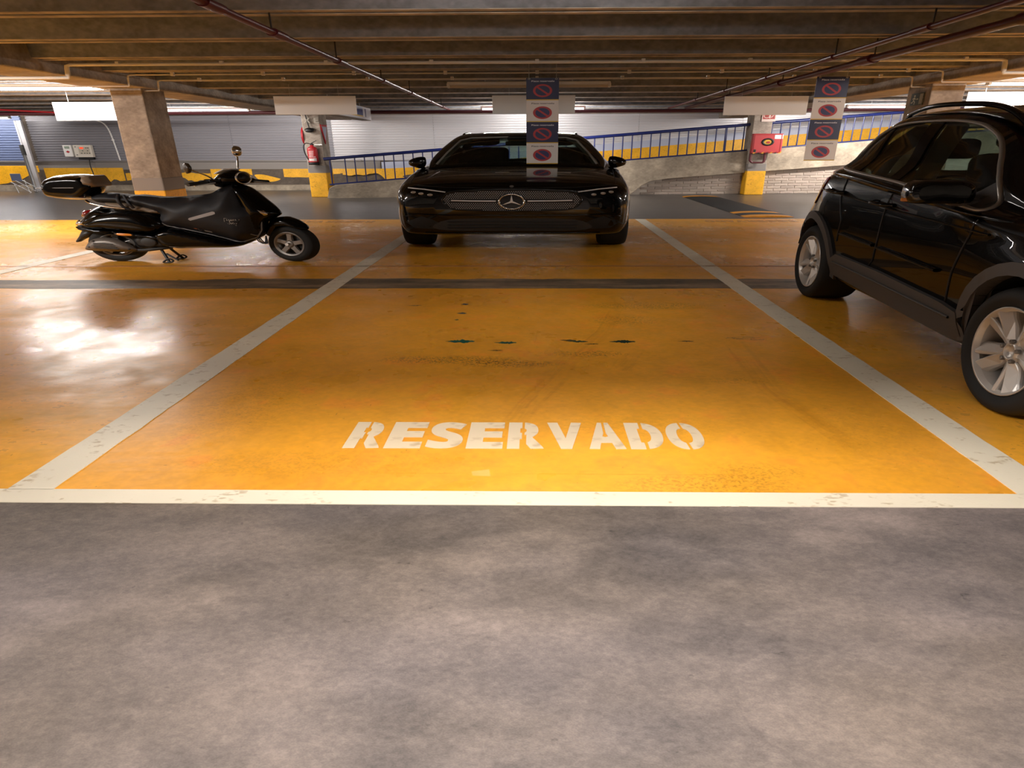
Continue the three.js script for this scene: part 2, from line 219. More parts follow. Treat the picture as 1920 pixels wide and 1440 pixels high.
// orange paint: tile for all bays, one own sheet for the empty bay in front
const orangeAt = (x, z) => { const a = fbm(x * 1.5 + 5, z * 1.2 + 2, 4), b = fbm(x * 9, z * 6, 4), c = fbm(x * 60, z * 45, 3), k = 0.93 + 0.14 * (a - 0.5) + 0.1 * (b - 0.5) + 0.09 * (c - 0.5), w = smooth(b, 0.6, 0.78); return [252 * k, 174 * k - 9 * w + 6 * (a - 0.5), 40 + 14 * b]; };
const orangeMap = picture(1024, 1024, (u, v) => { const a = fbm(u * 4, v * 4, 4, 4), b = fbm(u * 24, v * 16, 4, 16), c = fbm(u * 120, v * 90, 3, 90), k = 0.92 + 0.16 * (a - 0.5) + 0.12 * (b - 0.5) + 0.1 * (c - 0.5), d = c > 0.7 && b > 0.55 ? 30 : 0; return [252 * k - d, 178 * k - d * 0.7 - 8 * (b - 0.5), 44 + 14 * b]; });
const glossMap = picture(512, 512, (u, v) => { const a = fbm(u * 5, v * 5, 4, 5), b = fbm(u * 40, v * 24, 3, 24); return 106 + 100 * (a - 0.45) + 70 * (b - 0.5); }, false);
const waveMap = picture(512, 512, (u, v) => 255 * (0.75 * fbm(u * 7, v * 9, 4, 7) + 0.25 * fbm(u * 50, v * 60, 3, 50)), false);
const orangeLook = (uvScale) => ({ roughness: 0.8, roughnessMap: sized(glossMap, 0.3 * uvScale), bumpMap: sized(waveMap, 0.45 * uvScale), bumpScale: 0.003 });
const dusty = (x, z) => { const f = fbm(x * 0.9 + 30, z * 0.7, 4), g = smooth(f, 0.5, 0.75); return [1 - 0.1 * g, 1 - 0.06 * g, 1 + 0.5 * g]; };
const orange = phy({ map: sized(orangeMap, 0.4), specularIntensity: 0.8, ...orangeLook(1) });
part(floor, 'bay_paint', planeUp(-15, -1.17, -12.25, -1.99), orange); part(floor, 'bay_paint', planeUp(1.14, 15, -12.25, -1.99), orange); part(floor, 'bay_paint', planeUp(-1.17, 1.14, -12.25, -5.95), orange);
const bayX = [-1.17, 1.14], bayZ = [-5.95, -1.99];
const bayMap = (() => {
  const w = 1100, h = 1880, X = (u) => lerp(bayX[0], bayX[1], u), Zp = (v) => lerp(bayZ[0], bayZ[1], v);
  const blobs = [[-0.34, -3.72, 0.2, 0.06, 1], [-0.1, -3.64, 0.14, 0.05, 1], [0.2, -3.85, 0.12, 0.05, 0.8], [0.43, -4.72, 0.12, 0.12, 0.4], [0.72, -3.34, 0.1, 0.04, 0.2], [0.42, -2.14, 0.16, 0.06, 0.35], [0.55, -2.25, 0.1, 0.06, 0.25], [0.6, -5.2, 0.25, 0.1, 0.5], [0.3, -2.7, 0.2, 0.12, 0.08], [-0.95, -3.0, 0.15, 0.4, 0.15], [0.95, -2.6, 0.12, 0.3, 0.1], [-0.55, -2.3, 0.3, 0.1, 0.15]];
  const streak = [[[0.0, -3.1], [0.12, -3.7], [0.3, -4.4], [0.42, -5.2], [0.4, -5.8]], [[-0.1, -2.5], [-0.02, -3.0], [0.1, -3.5]], [[0.3, -3.5], [0.42, -3.95]], [[0.9, -2.3], [0.8, -3.2], [0.85, -4.4]]];
  const t = print(w, h, (c) => {
    const im = c.createImageData(w, h);
    for (let j = 0; j < h; j++) for (let i = 0; i < w; i++) {
      const x = X(i / w), z = Zp(j / h), col = orangeAt(x, z); let d = 0;
      for (const [bx, bz, rx, rz, s] of blobs) { const q = ((x - bx) / rx) ** 2 + ((z - bz) / rz) ** 2; if (q < 2.5) { const n = fbm(x * 190, z * 140, 3); d += s * Math.max(0, 1 - q / 2.5) * smooth(n, 0.5, 0.66); } }
      const fleck = noise(x * 90 + 7, z * 60) > 0.985 ? 0.35 : 0; d = Math.min(1, d * 0.75 + fleck);
      const o = (j * w + i) * 4; im.data[o] = lerp(col[0], 70, d); im.data[o + 1] = lerp(col[1], 44, d); im.data[o + 2] = lerp(col[2], 22, d); im.data[o + 3] = 255;
    }
    c.putImageData(im, 0, 0);
    const px = (x) => (x - bayX[0]) / (bayX[1] - bayX[0]) * w, pz = (z) => (z - bayZ[0]) / (bayZ[1] - bayZ[0]) * h;
    for (const s of streak) for (let k = 0; k < 46; k++) { c.strokeStyle = 'rgba(120,62,10,' + (0.015 + 0.03 * rnd()) + ')'; c.lineWidth = 2 + 7 * rnd(); c.beginPath(); const o = rr(-0.045, 0.045), a = rnd() * 0.7, b = a + 0.15 + 0.2 * rnd(); let first = true; for (let q = a; q < Math.min(b, 1); q += 0.03) { const f = q * (s.length - 1), n = Math.floor(f), m = Math.min(n + 1, s.length - 1), x = lerp(s[n][0], s[m][0], f - n) + o, z = lerp(s[n][1], s[m][1], f - n); first ? c.moveTo(px(x), pz(z)) : c.lineTo(px(x), pz(z)); first = false; } c.stroke(); }
    // places where the orange has come off down to the older green coat
    const chips = [[-0.39, -0.265, -4.13, 0.11, '#07504a'], [-0.18, -0.085, -4.1, 0.09, '#0c4a45'], [0.1, 0.17, -4.16, 0.05, '#2a2a1c'], [0.13, 0.22, -4.13, 0.06, '#123f38'], [0.2, 0.26, -4.07, 0.03, '#2c2415'], [0.31, 0.42, -4.13, 0.1, '#04302e'], [0.6, 0.67, -4.14, 0.035, '#4a2b10'], [-0.2, -0.14, -3.92, 0.03, '#50300f'], [-0.4, -0.36, -5.25, 0.09, '#37404a'], [-0.4, -0.35, -4.93, 0.08, '#37404a'], [-0.395, -0.375, -4.72, 0.05, '#4a4436'], [-0.68, -0.6, -5.2, 0.035, '#5d3c16']];
    for (const [x0, x1, z, r, col] of chips) { c.fillStyle = col; c.beginPath(); const n = 22; for (let k = 0; k <= n; k++) { const f = k / n, y = z - r * 0.5 * (0.3 + 0.7 * f) * (0.4 + rnd()) * Math.sin(Math.PI * Math.min(1, f * 0.9 + 0.05)); k ? c.lineTo(px(lerp(x0, x1, f)), pz(y)) : c.moveTo(px(x0), pz(z)); } for (let k = n; k >= 0; k--) { const f = k / n; c.lineTo(px(lerp(x0, x1, f)), pz(z + r * 0.5 * (0.3 + 0.7 * f) * (0.4 + rnd()) * Math.sin(Math.PI * Math.min(1, f * 0.9 + 0.05)))); } c.fill(); }
    c.strokeStyle = 'rgba(70,36,8,0.65)'; c.lineWidth = 1.6; for (let k = 0; k < 7; k++) { c.beginPath(); c.ellipse(px(rr(0.83, 1.0)), pz(rr(-4.24, -4.18)), rr(8, 26), rr(4, 10), 0, 0, rr(2, 6)); c.stroke(); }
    c.fillStyle = 'rgba(255,190,130,0.5)'; c.beginPath(); c.moveTo(px(-0.165), pz(-2.24)); c.lineTo(px(-0.12), pz(-2.26)); c.lineTo(px(-0.115), pz(-2.2)); c.lineTo(px(-0.16), pz(-2.205)); c.fill();
  });
  t.flipY = false; return t;
})();
{ const g = planeUp(...bayX, ...bayZ), p = g.attributes.position, uv = g.attributes.uv, uv1 = []; for (let i = 0; i < p.count; i++) { uv1.push(p.getX(i), p.getZ(i)); uv.setXY(i, (p.getX(i) - bayX[0]) / (bayX[1] - bayX[0]), (p.getZ(i) - bayZ[0]) / (bayZ[1] - bayZ[0])); } g.setAttribute('uv1', new THREE.Float32BufferAttribute(uv1, 2));
  const o = phy({ map: bayMap, specularIntensity: 0.8, ...orangeLook(1) }); o.roughnessMap.channel = 1; o.bumpMap.channel = 1; part(floor, 'bay_paint', g, o); }
// joint of bare concrete across the bays, with ragged paint edges
{ const a = [], b = []; for (let x = -15; x <= 15; x += 0.08) { a.push([x, 5.9 + 0.05 * (fbm(x * 3, 1, 4) - 0.5)]); b.push([x, 6.38 + (x < -1.9 ? -0.06 : 0) + 0.12 * (fbm(x * 4, 7, 4) - 0.5)]); }
  const g = metres(plate(a.concat(b.reverse()), 0.0015)).rotateX(-Math.PI / 2); const jointMap = picture(512, 256, (u, v) => { const k = 0.95 + 1.1 * (fbm(u * 6, v * 9, 5, 6) - 0.5) + 0.3 * (fbm(u * 60, v * 20, 3, 20) - 0.5); return [122 * k, 102 * k, 80 * k]; });
  part(floor, 'joint_strip', g, std({ map: sized(jointMap, 0.5, 1.2), roughness: 0.55, ...bumpy(2, 0.003) })); }
// painted lines
const lineMap = picture(1024, 1024, (u, v) => { const b = fbm(u * 30, v * 30, 4, 30), c = fbm(u * 110, v * 110, 2, 110), a = fbm(u * 4, v * 4, 3, 4), d = smooth(b, 0.56, 0.8) * smooth(c, 0.5, 0.66) * 0.55, k = 0.95 + 0.1 * (a - 0.5); return [lerp(238 * k, 150, d * 0.8), lerp(226 * k, 122, d * 0.8), lerp(202 * k, 84, d * 0.8)]; });
const lineMat = std({ map: sized(lineMap, 0.7), roughness: 0.5, ...bumpy(4, 0.001) });
const strip = (x0, x1, z0, z1) => metres(new THREE.BoxGeometry(x1 - x0, 0.003, z1 - z0).translate((x0 + x1) / 2, 0.0015, (z0 + z1) / 2));
const roughStrip = (x0, x1, z0, z1) => { const a = [], b = []; for (let z = z0; z <= z1 + 1e-6; z += (z1 - z0) / Math.ceil((z1 - z0) / 0.06)) { a.push([x0 + 0.006 * (fbm(z * 9, x0 * 5, 3) - 0.5), -z]); b.push([x1 + 0.006 * (fbm(z * 9, x1 * 7 + 3, 3) - 0.5), -z]); } return metres(plate(a.concat(b.reverse()), 0.003)).rotateX(-Math.PI / 2); };
tag(part(scene, 'painted_line', roughStrip(-1.283, -1.17, -12.2, -2.07), lineMat), 'cream painted bay line left of the word RESERVADO, running back beside the scooter', 'bay line');
tag(part(scene, 'painted_line_001', roughStrip(1.14, 1.254, -12.2, -2.07), lineMat), 'cream painted bay line right of the word RESERVADO, beside the black side-on car', 'bay line');
tag(part(scene, 'painted_line_002', metres(strip(-14, 14, -2.075, -1.975)), lineMat), 'cream painted line along the front of the bays, next to the grey aisle', 'bay line');
const fadedLine = std({ map: sized(lineMap, 0.9), color: 0xd8a06a, roughness: 0.45 });
tag(part(scene, 'painted_line_003', strip(-9, 9, -7.16, -7.1), fadedLine), 'thin faded line across the bays in front of the parked car', 'bay line');
for (const [k, x, where] of [[4, -3.62, 'left of the scooter'], [5, 3.6, 'behind the black side-on car']]) tag(part(scene, 'painted_line_00' + k, roughStrip(x - 0.055, x + 0.055, -12.2, -2.07), lineMat), 'painted bay line on the orange floor ' + where, 'bay line');
// RESERVADO, stencilled
const font = await new FontLoader().loadAsync('fonts/droid/droid_sans_bold.typeface.json');
const letterMat = std({ map: sized(lineMap, 0.35), color: 0xfff4e6, roughness: 0.55 });
{ const word = thing('painted_word', 'white stencilled word RESERVADO on the orange floor of the empty bay', 'lettering', [-0.03, 0, -2.452]);
  const gap = (x, y, w, h, a = 0) => new THREE.BoxGeometry(w, h, 0.1).rotateZ(a).translate(x, y, 0);
  const slit = { R: [[0.43, 0.72, 0.07, 0.75], [0.46, 0.2, 0.12, 0.62]], A: [[0.5, 0.78, 0.07, 0.7]], D: [[0.46, 0.5, 0.09, 1.3]], O: [[0.5, 0.9, 0.08, 0.5, 0.12], [0.5, 0.08, 0.08, 0.5, 0.12]] };
  const pitch = 0.1135, W = 0.101, Hh = 0.285, faint = std({ map: sized(lineMap, 2), color: 0xdda468, roughness: 0.45 });
  const shapes = [...'RESERVADO'].map((ch) => { let g = new TextGeometry(ch, { font, size: 1, depth: 0.02, curveSegments: 8, bevelEnabled: true, bevelSize: 0.035, bevelThickness: 0.001, bevelSegments: 1 }); g.computeBoundingBox(); const b = g.boundingBox; g.translate(-b.min.x, -b.min.y, 0).scale(1 / (b.max.x - b.min.x), 1 / (b.max.y - b.min.y), 1); g = cut(g, ...(slit[ch] ?? []).map((s) => gap(...s))); g.scale(W, Hh, 0.12); return metres(g).rotateX(-Math.PI / 2).translate(-W / 2, 0, 0); });
  const worn = shapes.map((g) => g.clone());
  shapes.forEach((g, i) => part(word, 'letter', g, letterMat, [(i - 4) * pitch, 0.0005, 0]));
  for (const [x, where] of [[-2.35, 'beyond the scooter'], [2.4, 'between the two black cars']]) { const f = thing('faded_word', 'worn stencilled lettering on the far edge of the orange floor ' + where, 'lettering', [x, 0, -11.98], Math.PI); worn.forEach((g, i) => part(f, 'letter', g, faint, [(i - 4) * pitch, 0.0003, 0])); } }
// speed hump on the far lane
{ const h = thing('speed_hump', 'low dark speed hump with yellow ends across the far lane', 'speed hump', [2.75, 0, -15.3]); const prof = (l, m, name, z) => part(h, name, metres(new THREE.ExtrudeGeometry(poly(round([[-0.29, 0.001], [-0.2, 0.022], [0, 0.032], [0.2, 0.022], [0.29, 0.001]].concat([[0, -0.004]]), 4)), { depth: l, bevelEnabled: false }).translate(0, 0, -l / 2)), m, [0, 0, z]);
  prof(0.28, M.humpYellow, 'yellow_end', 2.65); prof(0.42, M.rubber, 'rubber_section', 2.3); prof(0.3, M.humpYellow, 'yellow_section', 1.94); for (let k = 0; k < 4; k++) prof(1.08, M.rubber, 'rubber_section', 1.25 - k * 1.08); prof(0.26, M.humpYellow, 'yellow_end', -2.68); }

// ---------------------------------------------------------------- ceiling, beams, columns
const ceiling = structure('ceiling');
part(ceiling, 'slab', box(30, 0.3, 34, 0, CEIL + 0.45, -6), M.ceiling);
{ const web = (c) => { const s = plate([[c - 0.095, 0.3], [c - 0.038, 0], [c + 0.032, 0], [c + 0.06, 0.3]], 30).rotateY(Math.PI / 2).translate(-15, 0, 0); return metres(s, 1); };
  const rib = metres(mergeGeometries([web(-0.075), web(0.075)].map((g) => g)));
  for (let k = -10; k < 13; k++) part(ceiling, 'ceiling_rib', rib, M.ceiling, [0, CEIL, -5.72 - 1.28 * k]);
  const sole = metres(new RoundedBoxGeometry(30, 0.008, 0.075, 1, 0.003)); for (let k = -10; k < 13; k++) for (const c of [-0.072, 0.078]) part(ceiling, 'rib_sole', sole, M.sole, [0, CEIL - 0.002, -5.72 - 1.28 * k - c]);
  for (const x of [-3.84, 3.74]) part(ceiling, 'beam', metres(new RoundedBoxGeometry(0.48, 0.5, 32, 2, 0.02)), M.column, [x, 2.29 + 0.25, -5.8]);
  part(ceiling, 'cross_beam', box(30, 0.5, 0.3, 0, 2.0 + 0.25, 0), M.ceiling, [0, 0.03, -0.95]); }
function wallBox(name, w, h, d, at, m = M.garageWall) { const g = structure(name); part(g, 'wall_body', box(w, h, d), m, at); return g; }
wallBox('wall_left', 0.3, 3, 34, [-14.5, 1.3, -6]); wallBox('wall_right', 0.3, 3, 34, [14.5, 1.3, -6]); wallBox('wall_front', 30, 3, 0.3, [0, 1.3, 9]);
function column(label, x, z, w, d, top, more) {
  const c = thing('concrete_column', label, 'column', [x, 0, z], 0, 'concrete columns'); part(c, 'shaft', metres(new RoundedBoxGeometry(w, top, d, 2, 0.018)), M.column, [0, top / 2, 0]);
  part(c, 'grey_band', metres(new RoundedBoxGeometry(w + 0.006, 0.22, d + 0.006, 2, 0.018)), M.greyPaint, [0, 0.8, 0]); part(c, 'yellow_band', metres(new RoundedBoxGeometry(w + 0.01, 0.7, d + 0.01, 2, 0.018)), M.yellow, [0, 0.35, 0]); return c;
}
column('thick concrete column with yellow foot directly behind the scooter', -3.8, -10.72, 0.3, 0.64, 2.31);
const exitColumn = column('concrete column with an exit sign, rising behind the black side-on car', 3.69, -10.62, 0.3, 0.64, 2.31);
column('concrete column carrying the fire extinguisher and a triangular sign', -3.71, -18.5, 0.3, 0.6, 2.5);
column('concrete column behind the red fire hose box', 3.79, -19.1, 0.32, 0.6, 2.5);

// ---------------------------------------------------------------- back wall
const back = structure('wall_back'); const BZ = -21.7;
part(back, 'wall_body', box(30, 3, 0.3, 0, 1.3, BZ - 0.2), M.bareWall);
{ const pts = [], P = 0.08, n = 21; for (let k = 0; k < n; k++) for (const [f, d] of [[0.0, 0], [0.26, 0], [0.3, 0.045], [0.96, 0.05]]) pts.push([d, (k + f) * P]);
  const prof = pts.concat([[0, n * P], [-0.01, n * P], [-0.01, 0]]), w = 2.0, g = metres(new THREE.ExtrudeGeometry(poly(prof), { depth: w - 0.004, bevelEnabled: false }).rotateY(-Math.PI / 2).translate(w / 2, 0, 0).rotateY(0));
  // the profile's depth must face the camera (+z)
  const q = new THREE.ExtrudeGeometry(poly(prof), { depth: w - 0.004, bevelEnabled: false }); q.applyMatrix4(new THREE.Matrix4().set(0, 0, 1, -w / 2, 0, 1, 0, 0, 1, 0, 0, 0, 0, 0, 0, 1)); { const a = q.attributes.position.array, b = q.attributes.normal.array; for (const t of [a, b]) for (let i = 0; i < t.length; i += 9) for (let k = 0; k < 3; k++) { const s = t[i + 3 + k]; t[i + 3 + k] = t[i + 6 + k]; t[i + 6 + k] = s; } q.computeVertexNormals(); }
  for (let k = 0; k < 12; k++) { const x = -9.02 + w * k; part(back, 'corrugated_sheet', q, x < -3.2 ? M.shadedMetal : M.metal, [x, 0.98, BZ + 0.01]); }  // left sheets take a darker grey: the shade there is put into the colour
  for (let k = 0; k < 2; k++) part(back, 'corrugated_sheet', q, M.blueMetal, [-11.15 - w * k, 0.95, BZ - 0.03]); }
// paint on the foot of the wall: grey, then yellow with a torn lower edge, following the ramp on the right
{ const rise = (x) => (x < -3.1 ? 0 : x < -2.6 ? (x + 3.1) * 0.06 : 0.03 + (x + 2.6) * 0.135);
  const band = (x0, x1, top, low, t) => { const a = [], b = []; for (let x = x0; x <= x1 + 1e-6; x += 0.06) { a.push([x, top(x)]); b.push([x, Math.min(top(x) - 0.02, low(x))]); } return metres(plate(a.concat(b.reverse()), t)); };
  const torn = (x) => { const n = fbm(x * 1.1 + 60, 4, 2), m = fbm(x * 9, 3, 4); return 0.12 + 0.42 * smooth(n, 0.35, 0.7) + 0.09 * (m - 0.5); };
  part(back, 'grey_paint', band(-14, -3.1, () => 0.97, () => 0.7, 0.004), M.greyPaint, [0, 0, BZ - 0.05]);
  part(back, 'pale_paint', band(-3.1, 12, (x) => 0.93 + rise(x), (x) => 0.7 + rise(x), 0.006), M.paleBlue, [0, 0, BZ + 0.062]);
  part(back, 'yellow_paint', band(-14, -10.1, () => 0.84, (x) => 0.2 + 0.35 * smooth(x, -10.9, -10.1) + 0.1 * fbm(x * 8, 1, 3), 0.006), M.yellow, [0, 0, BZ - 0.048]);
  part(back, 'yellow_paint', band(-10.0, -8.35, () => 0.76, (x) => 0.2 + 0.3 * fbm(x * 5, 2, 4), 0.006), M.yellow, [0, 0, BZ - 0.048]); part(back, 'yellow_paint', band(-8.35, -6.6, (x) => 0.62 - 0.08 * fbm(x * 7, 5, 3), (x) => 0.2 + 0.3 * fbm(x * 5, 2, 4), 0.006), M.yellow, [0, 0, BZ - 0.048]);
  part(back, 'yellow_paint', band(-6.6, -5.72, () => 0.71, torn, 0.006), M.yellow, [0, 0, BZ - 0.048]); part(back, 'yellow_paint', plate(round([[-5.72, 0.5], [-5.55, 0.52], [-5.3, 0.42], [-5.2, 0.36], [-5.35, 0.28], [-5.6, 0.3]]), 0.006), M.yellow, [0, 0, BZ - 0.048]);
  part(back, 'yellow_paint', band(-5.12, -3.9, () => 0.71, (x) => (x < -4.15 ? 0.42 : 0.55) + 0.07 * (fbm(x * 10, 9, 3) - 0.5), 0.006), M.yellow, [0, 0, BZ - 0.048]); 
  part(back, 'yellow_paint', band(-3.9, 12, (x) => 0.71 + rise(x), (x) => (x < 0 ? 0.16 + 0.36 * smooth(fbm(x * 1.4 + 8, 2, 2), 0.35, 0.6) + 0.12 * (fbm(x * 9, 3, 3) - 0.5) : 0.1) + rise(x), 0.004), M.yellow, [0, 0, BZ + 0.067]);
  part(back, 'kerb', box(11, 0.18, 0.25, -9, 0.09, BZ + 0.1), M.parapet); part(back, 'drip_strip', box(11, 0.05, 0.05, -9, 0.985, BZ + 0.01), std({ color: 0x8a8480, roughness: 0.5, metalness: 0.4 }));
  const bulge = (x, y, w, h) => part(back, 'bare_patch', plate(round(Array.from({ length: 11 }, (_, k) => { const a = k / 11 * 6.283, r = 0.8 + 0.4 * rnd(); return [x + w * r * Math.cos(a), y + h * r * Math.sin(a)]; }), 3), 0.004), M.bareWall, [0, 0, BZ + 0.069]);
  bulge(-0.95, 1.0, 0.35, 0.08); bulge(2.75, 0.98, 0.45, 0.14); bulge(4.1, 1.2, 0.5, 0.06); bulge(-2.4, 0.42, 0.3, 0.1); }
// ramp with parapet, brick wall beneath and blue railing
{ const A = Math.atan(0.15), at = [-1, 0, -18.27], slope = 0.127, y0 = (x) => 0.345 + slope * (x + 2.5);
  const ramp = structure('wall_ramp'); ramp.position.set(...at); ramp.rotation.y = A; tag(ramp, 'concrete ramp climbing to the right with a solid parapet', 'ramp');
  const outline = [[-2.55, 0], [2.62, 0], [2.72, 0.12], [2.85, 0.3], [3.0, 0.42], [3.3, 0.49], [4.6, 0.64], [6.4, 0.84], [12, 1.5], [12, y0(12)], [-2.4, y0(-2.4)], [-2.5, 0.27]];
  part(ramp, 'parapet', metres(plate(outline, 0.25, 0.01)), M.parapet, [0, 0, -0.25]);
  part(ramp, 'ramp_slab', metres(plate([[-2.6, 0], [-2.4, 0.03], [12, 0.03 + slope * 14.4], [12, -0.2 + slope * 14.4], [0, 0]], 2.4)), M.bareWall, [0, 0, -2.7]);
  const brickWall = structure('wall_brick'); brickWall.position.set(-1, 0, -18.47); brickWall.rotation.y = A; tag(brickWall, 'pale painted brick wall under the concrete ramp', 'wall');
  part(brickWall, 'mortar_bed', metres(plate([[2.5, 0], [11, 0], [11, 1.4], [6.4, 0.9], [3.1, 0.5], [2.6, 0.2]], 0.1)), M.mortar, [0, 0, -0.11]);
  const b0 = rbox(0.243, 0.066, 0.06, 0.006); const under = (x) => (x < 3.3 ? 0.49 - (3.3 - x) * 0.9 : 0.49 + (x - 3.3) * 0.115);
  for (let r = 0; r < 13; r++) for (let k = 0; k < 22; k++) { const x = 2.72 + k * 0.256 + (r % 2) * 0.128, y = 0.04 + r * 0.078; if (y - 0.03 < under(x) && x < 8) part(brickWall, 'brick', b0, M.brick[Math.floor(rnd() * 4)], [x, y, -0.02 + rr(-0.003, 0.003)]); }
  const rail = thing('ramp_railing', 'blue metal railing with thin upright bars on top of the ramp parapet', 'railing', at, A); const T = (x) => 1.09 + slope * (x + 2.5), B = (x) => 0.37 + slope * (x + 2.5);
  part(rail, 'top_rail', bar([-2.55, T(-2.55), -0.1], [11, T(11), -0.1], 0.042, 12), M.blue); part(rail, 'bottom_rail', bar([-2.5, B(-2.5), -0.1], [11, B(11), -0.1], 0.026, 10), M.blue);
  const bg = new THREE.CylinderGeometry(0.012, 0.012, 0.72, 6); for (let x = -2.2; x < 9.4; x += 0.162) part(rail, 'baluster', bg, M.blue, [x, (T(x) + B(x)) / 2, -0.1]);
  for (const x of [-2.45, 0.9, 4.3, 7.6]) part(rail, 'post', new THREE.CylinderGeometry(0.014, 0.014, 0.78, 8), M.blue, [x, (T(x) + B(x)) / 2, -0.1]); }
// ---------------------------------------------------------------- ceiling lamps
{ const L = 1.53, body = mergeGeometries([new RoundedBoxGeometry(L + 0.04, 0.055, 0.1, 2, 0.012).translate(0, 0.045, 0)]), cap = new RoundedBoxGeometry(0.03, 0.07, 0.105, 2, 0.01), dif = new THREE.CylinderGeometry(0.045, 0.045, L, 16, 1, false, Math.PI, Math.PI).rotateX(Math.PI / 2).rotateZ(Math.PI / 2).rotateX(0), hang = new THREE.CylinderGeometry(0.005, 0.005, 0.1, 6);
  const difG = (() => { const s = []; for (let k = 0; k <= 14; k++) { const a = Math.PI + Math.PI * k / 14; s.push([0.046 * Math.cos(a), 0.04 * Math.sin(a)]); } return plate(s, L).translate(0, 0, -L / 2).rotateY(Math.PI / 2); })();
  const where = { '-5,-11': 'brightly lit, high on the left above the blank sign', '-0.08,-11': 'switched off, above the parked car behind the banner', '5.08,-11': 'brightly lit, high on the right above the side-on car', '-5.16,-17': 'lit, left of the extinguisher column over the far lane', '-0.06,-17': 'lit, over the far lane behind the middle blank sign', '5.42,-17': 'lit, over the ramp beside the right-hand banner', '-10.6,-20.6': 'lit, far left in front of the blue sheeting', '-12.2,-20.6': 'lit, at the far left edge' };
  for (const [x, z, lit] of LAMPS) {
    const y = 2.34, t = thing('ceiling_lamp', 'long fluorescent ceiling lamp ' + (where[x + ',' + z] ?? 'of the row over ' + (z > -2 ? 'the near aisle, ' : z > -6 ? 'the near bays, added out of view as fill light, ' : z > -12 ? 'the parked cars, ' : 'the far lane, ') + (x < -7 ? 'far left' : x < -1 ? 'left' : x > 7 ? 'far right' : x > 1 ? 'right' : 'middle')), 'lamp', [x, y, z], 0, 'ceiling lamps');
    part(t, 'housing', body, M.housing); part(t, 'diffuser', difG, lit ? M.diffuserOn : M.diffuserOff, [0, 0.017, 0]); for (const s of [-1, 1]) { part(t, 'end_cap', cap, M.housing, [s * (L / 2 + 0.01), 0.015, 0]); part(t, 'hanger', hang, M.steel, [s * 0.42, 0.1, 0]); }
    if (lit) for (const s of [-1, 1]) { const l = new THREE.RectAreaLight(LAMP.color, LAMP.power * lit, L, 0.1); l.position.set(0, -0.02, s * 0.055); l.rotation.x = -Math.PI / 2 - s * 0.96; l.castShadow = true; t.add(l); }
  } }
// ---------------------------------------------------------------- blank panels and banners
{ const g = rbox(0.88, 0.32, 0.012, 0.004), wire = new THREE.CylinderGeometry(0.002, 0.002, 1, 5);
  for (const [x, y, where] of [[-4.77, 2.04, 'left of the thick column'], [-2.37, 2.125, 'above the extinguisher column'], [-0.035, 2.12, 'behind the banner over the parked car'], [2.42, 2.085, 'above the red hose box'], [4.95, 2.14, 'above the roof of the side-on car']]) {
    const t = thing('blank_sign', 'blank white rectangular sign hanging from the ceiling ' + where, 'sign', [x, y, -12], 0, 'blank hanging signs'); part(t, 'board', g, M.white);
    for (const s of [-0.26, 0.26]) { const h = CEIL + 0.1 - y - 0.15; part(t, 'wire', new THREE.CylinderGeometry(0.002, 0.002, h, 5), M.steel, [s, 0.15 + h / 2, 0]); } } }
const bannerMap = print(300, 1208, (c, w, h) => { const ph = h / 4; for (let k = 0; k < 4; k++) { const y = k * ph, dark = k % 2 === 0; c.fillStyle = dark ? '#23264f' : '#e6e0dc'; c.fillRect(0, y, w, ph); c.fillStyle = '#d9b23a'; c.fillRect(0, y + ph - 13, w, 13); c.fillStyle = dark ? '#e9e6ee' : '#4b4650'; c.font = 'bold 29px sans-serif'; c.textAlign = 'center'; c.fillText('Plaza reservada', w / 2 + 2, y + 54, 214);
    const cx = w / 2, cy = y + 172, r = 88; c.fillStyle = '#b8343c'; c.beginPath(); c.arc(cx, cy, r, 0, 7); c.fill(); c.fillStyle = dark ? '#2a2d58' : '#343466'; c.beginPath(); c.arc(cx, cy, r - 22, 0, 7); c.fill(); c.strokeStyle = '#b8343c'; c.lineWidth = 21; c.beginPath(); c.moveTo(cx - 52, cy - 52); c.lineTo(cx + 52, cy + 52); c.stroke(); } });
{ const g = new THREE.BoxGeometry(0.264, 1.145, 0.004, 6, 16, 1), p = g.attributes.position; for (let i = 0; i < p.count; i++) p.setZ(i, p.getZ(i) + 0.006 * Math.sin(p.getX(i) * 12) * Math.sin(p.getY(i) * 2.2 + 1)); g.computeVertexNormals(); const m = std({ map: bannerMap, roughness: 0.42 });
  for (const [x, y, z, where] of [[0.045, 1.712, -9.2, 'over the bonnet of the car parked head-on'], [2.44, 1.74, -9.5, 'on the right beside the ramp railing']]) { const t = thing('hanging_banner', 'tall banner of four Plaza reservada no-parking signs ' + where, 'banner', [x, y, z], 0, 'no-parking banners'); part(t, 'sheet', g, m);
    for (const s of [-0.11, 0.11]) { part(t, 'eyelet', new THREE.TorusGeometry(0.008, 0.003, 6, 12), M.steel, [s, 0.56, 0.006]); part(t, 'wire', new THREE.CylinderGeometry(0.0025, 0.0025, CEIL - y - 0.5, 5), M.steel, [s, 0.56 + (CEIL - y - 0.5) / 2, 0.003]); } } }
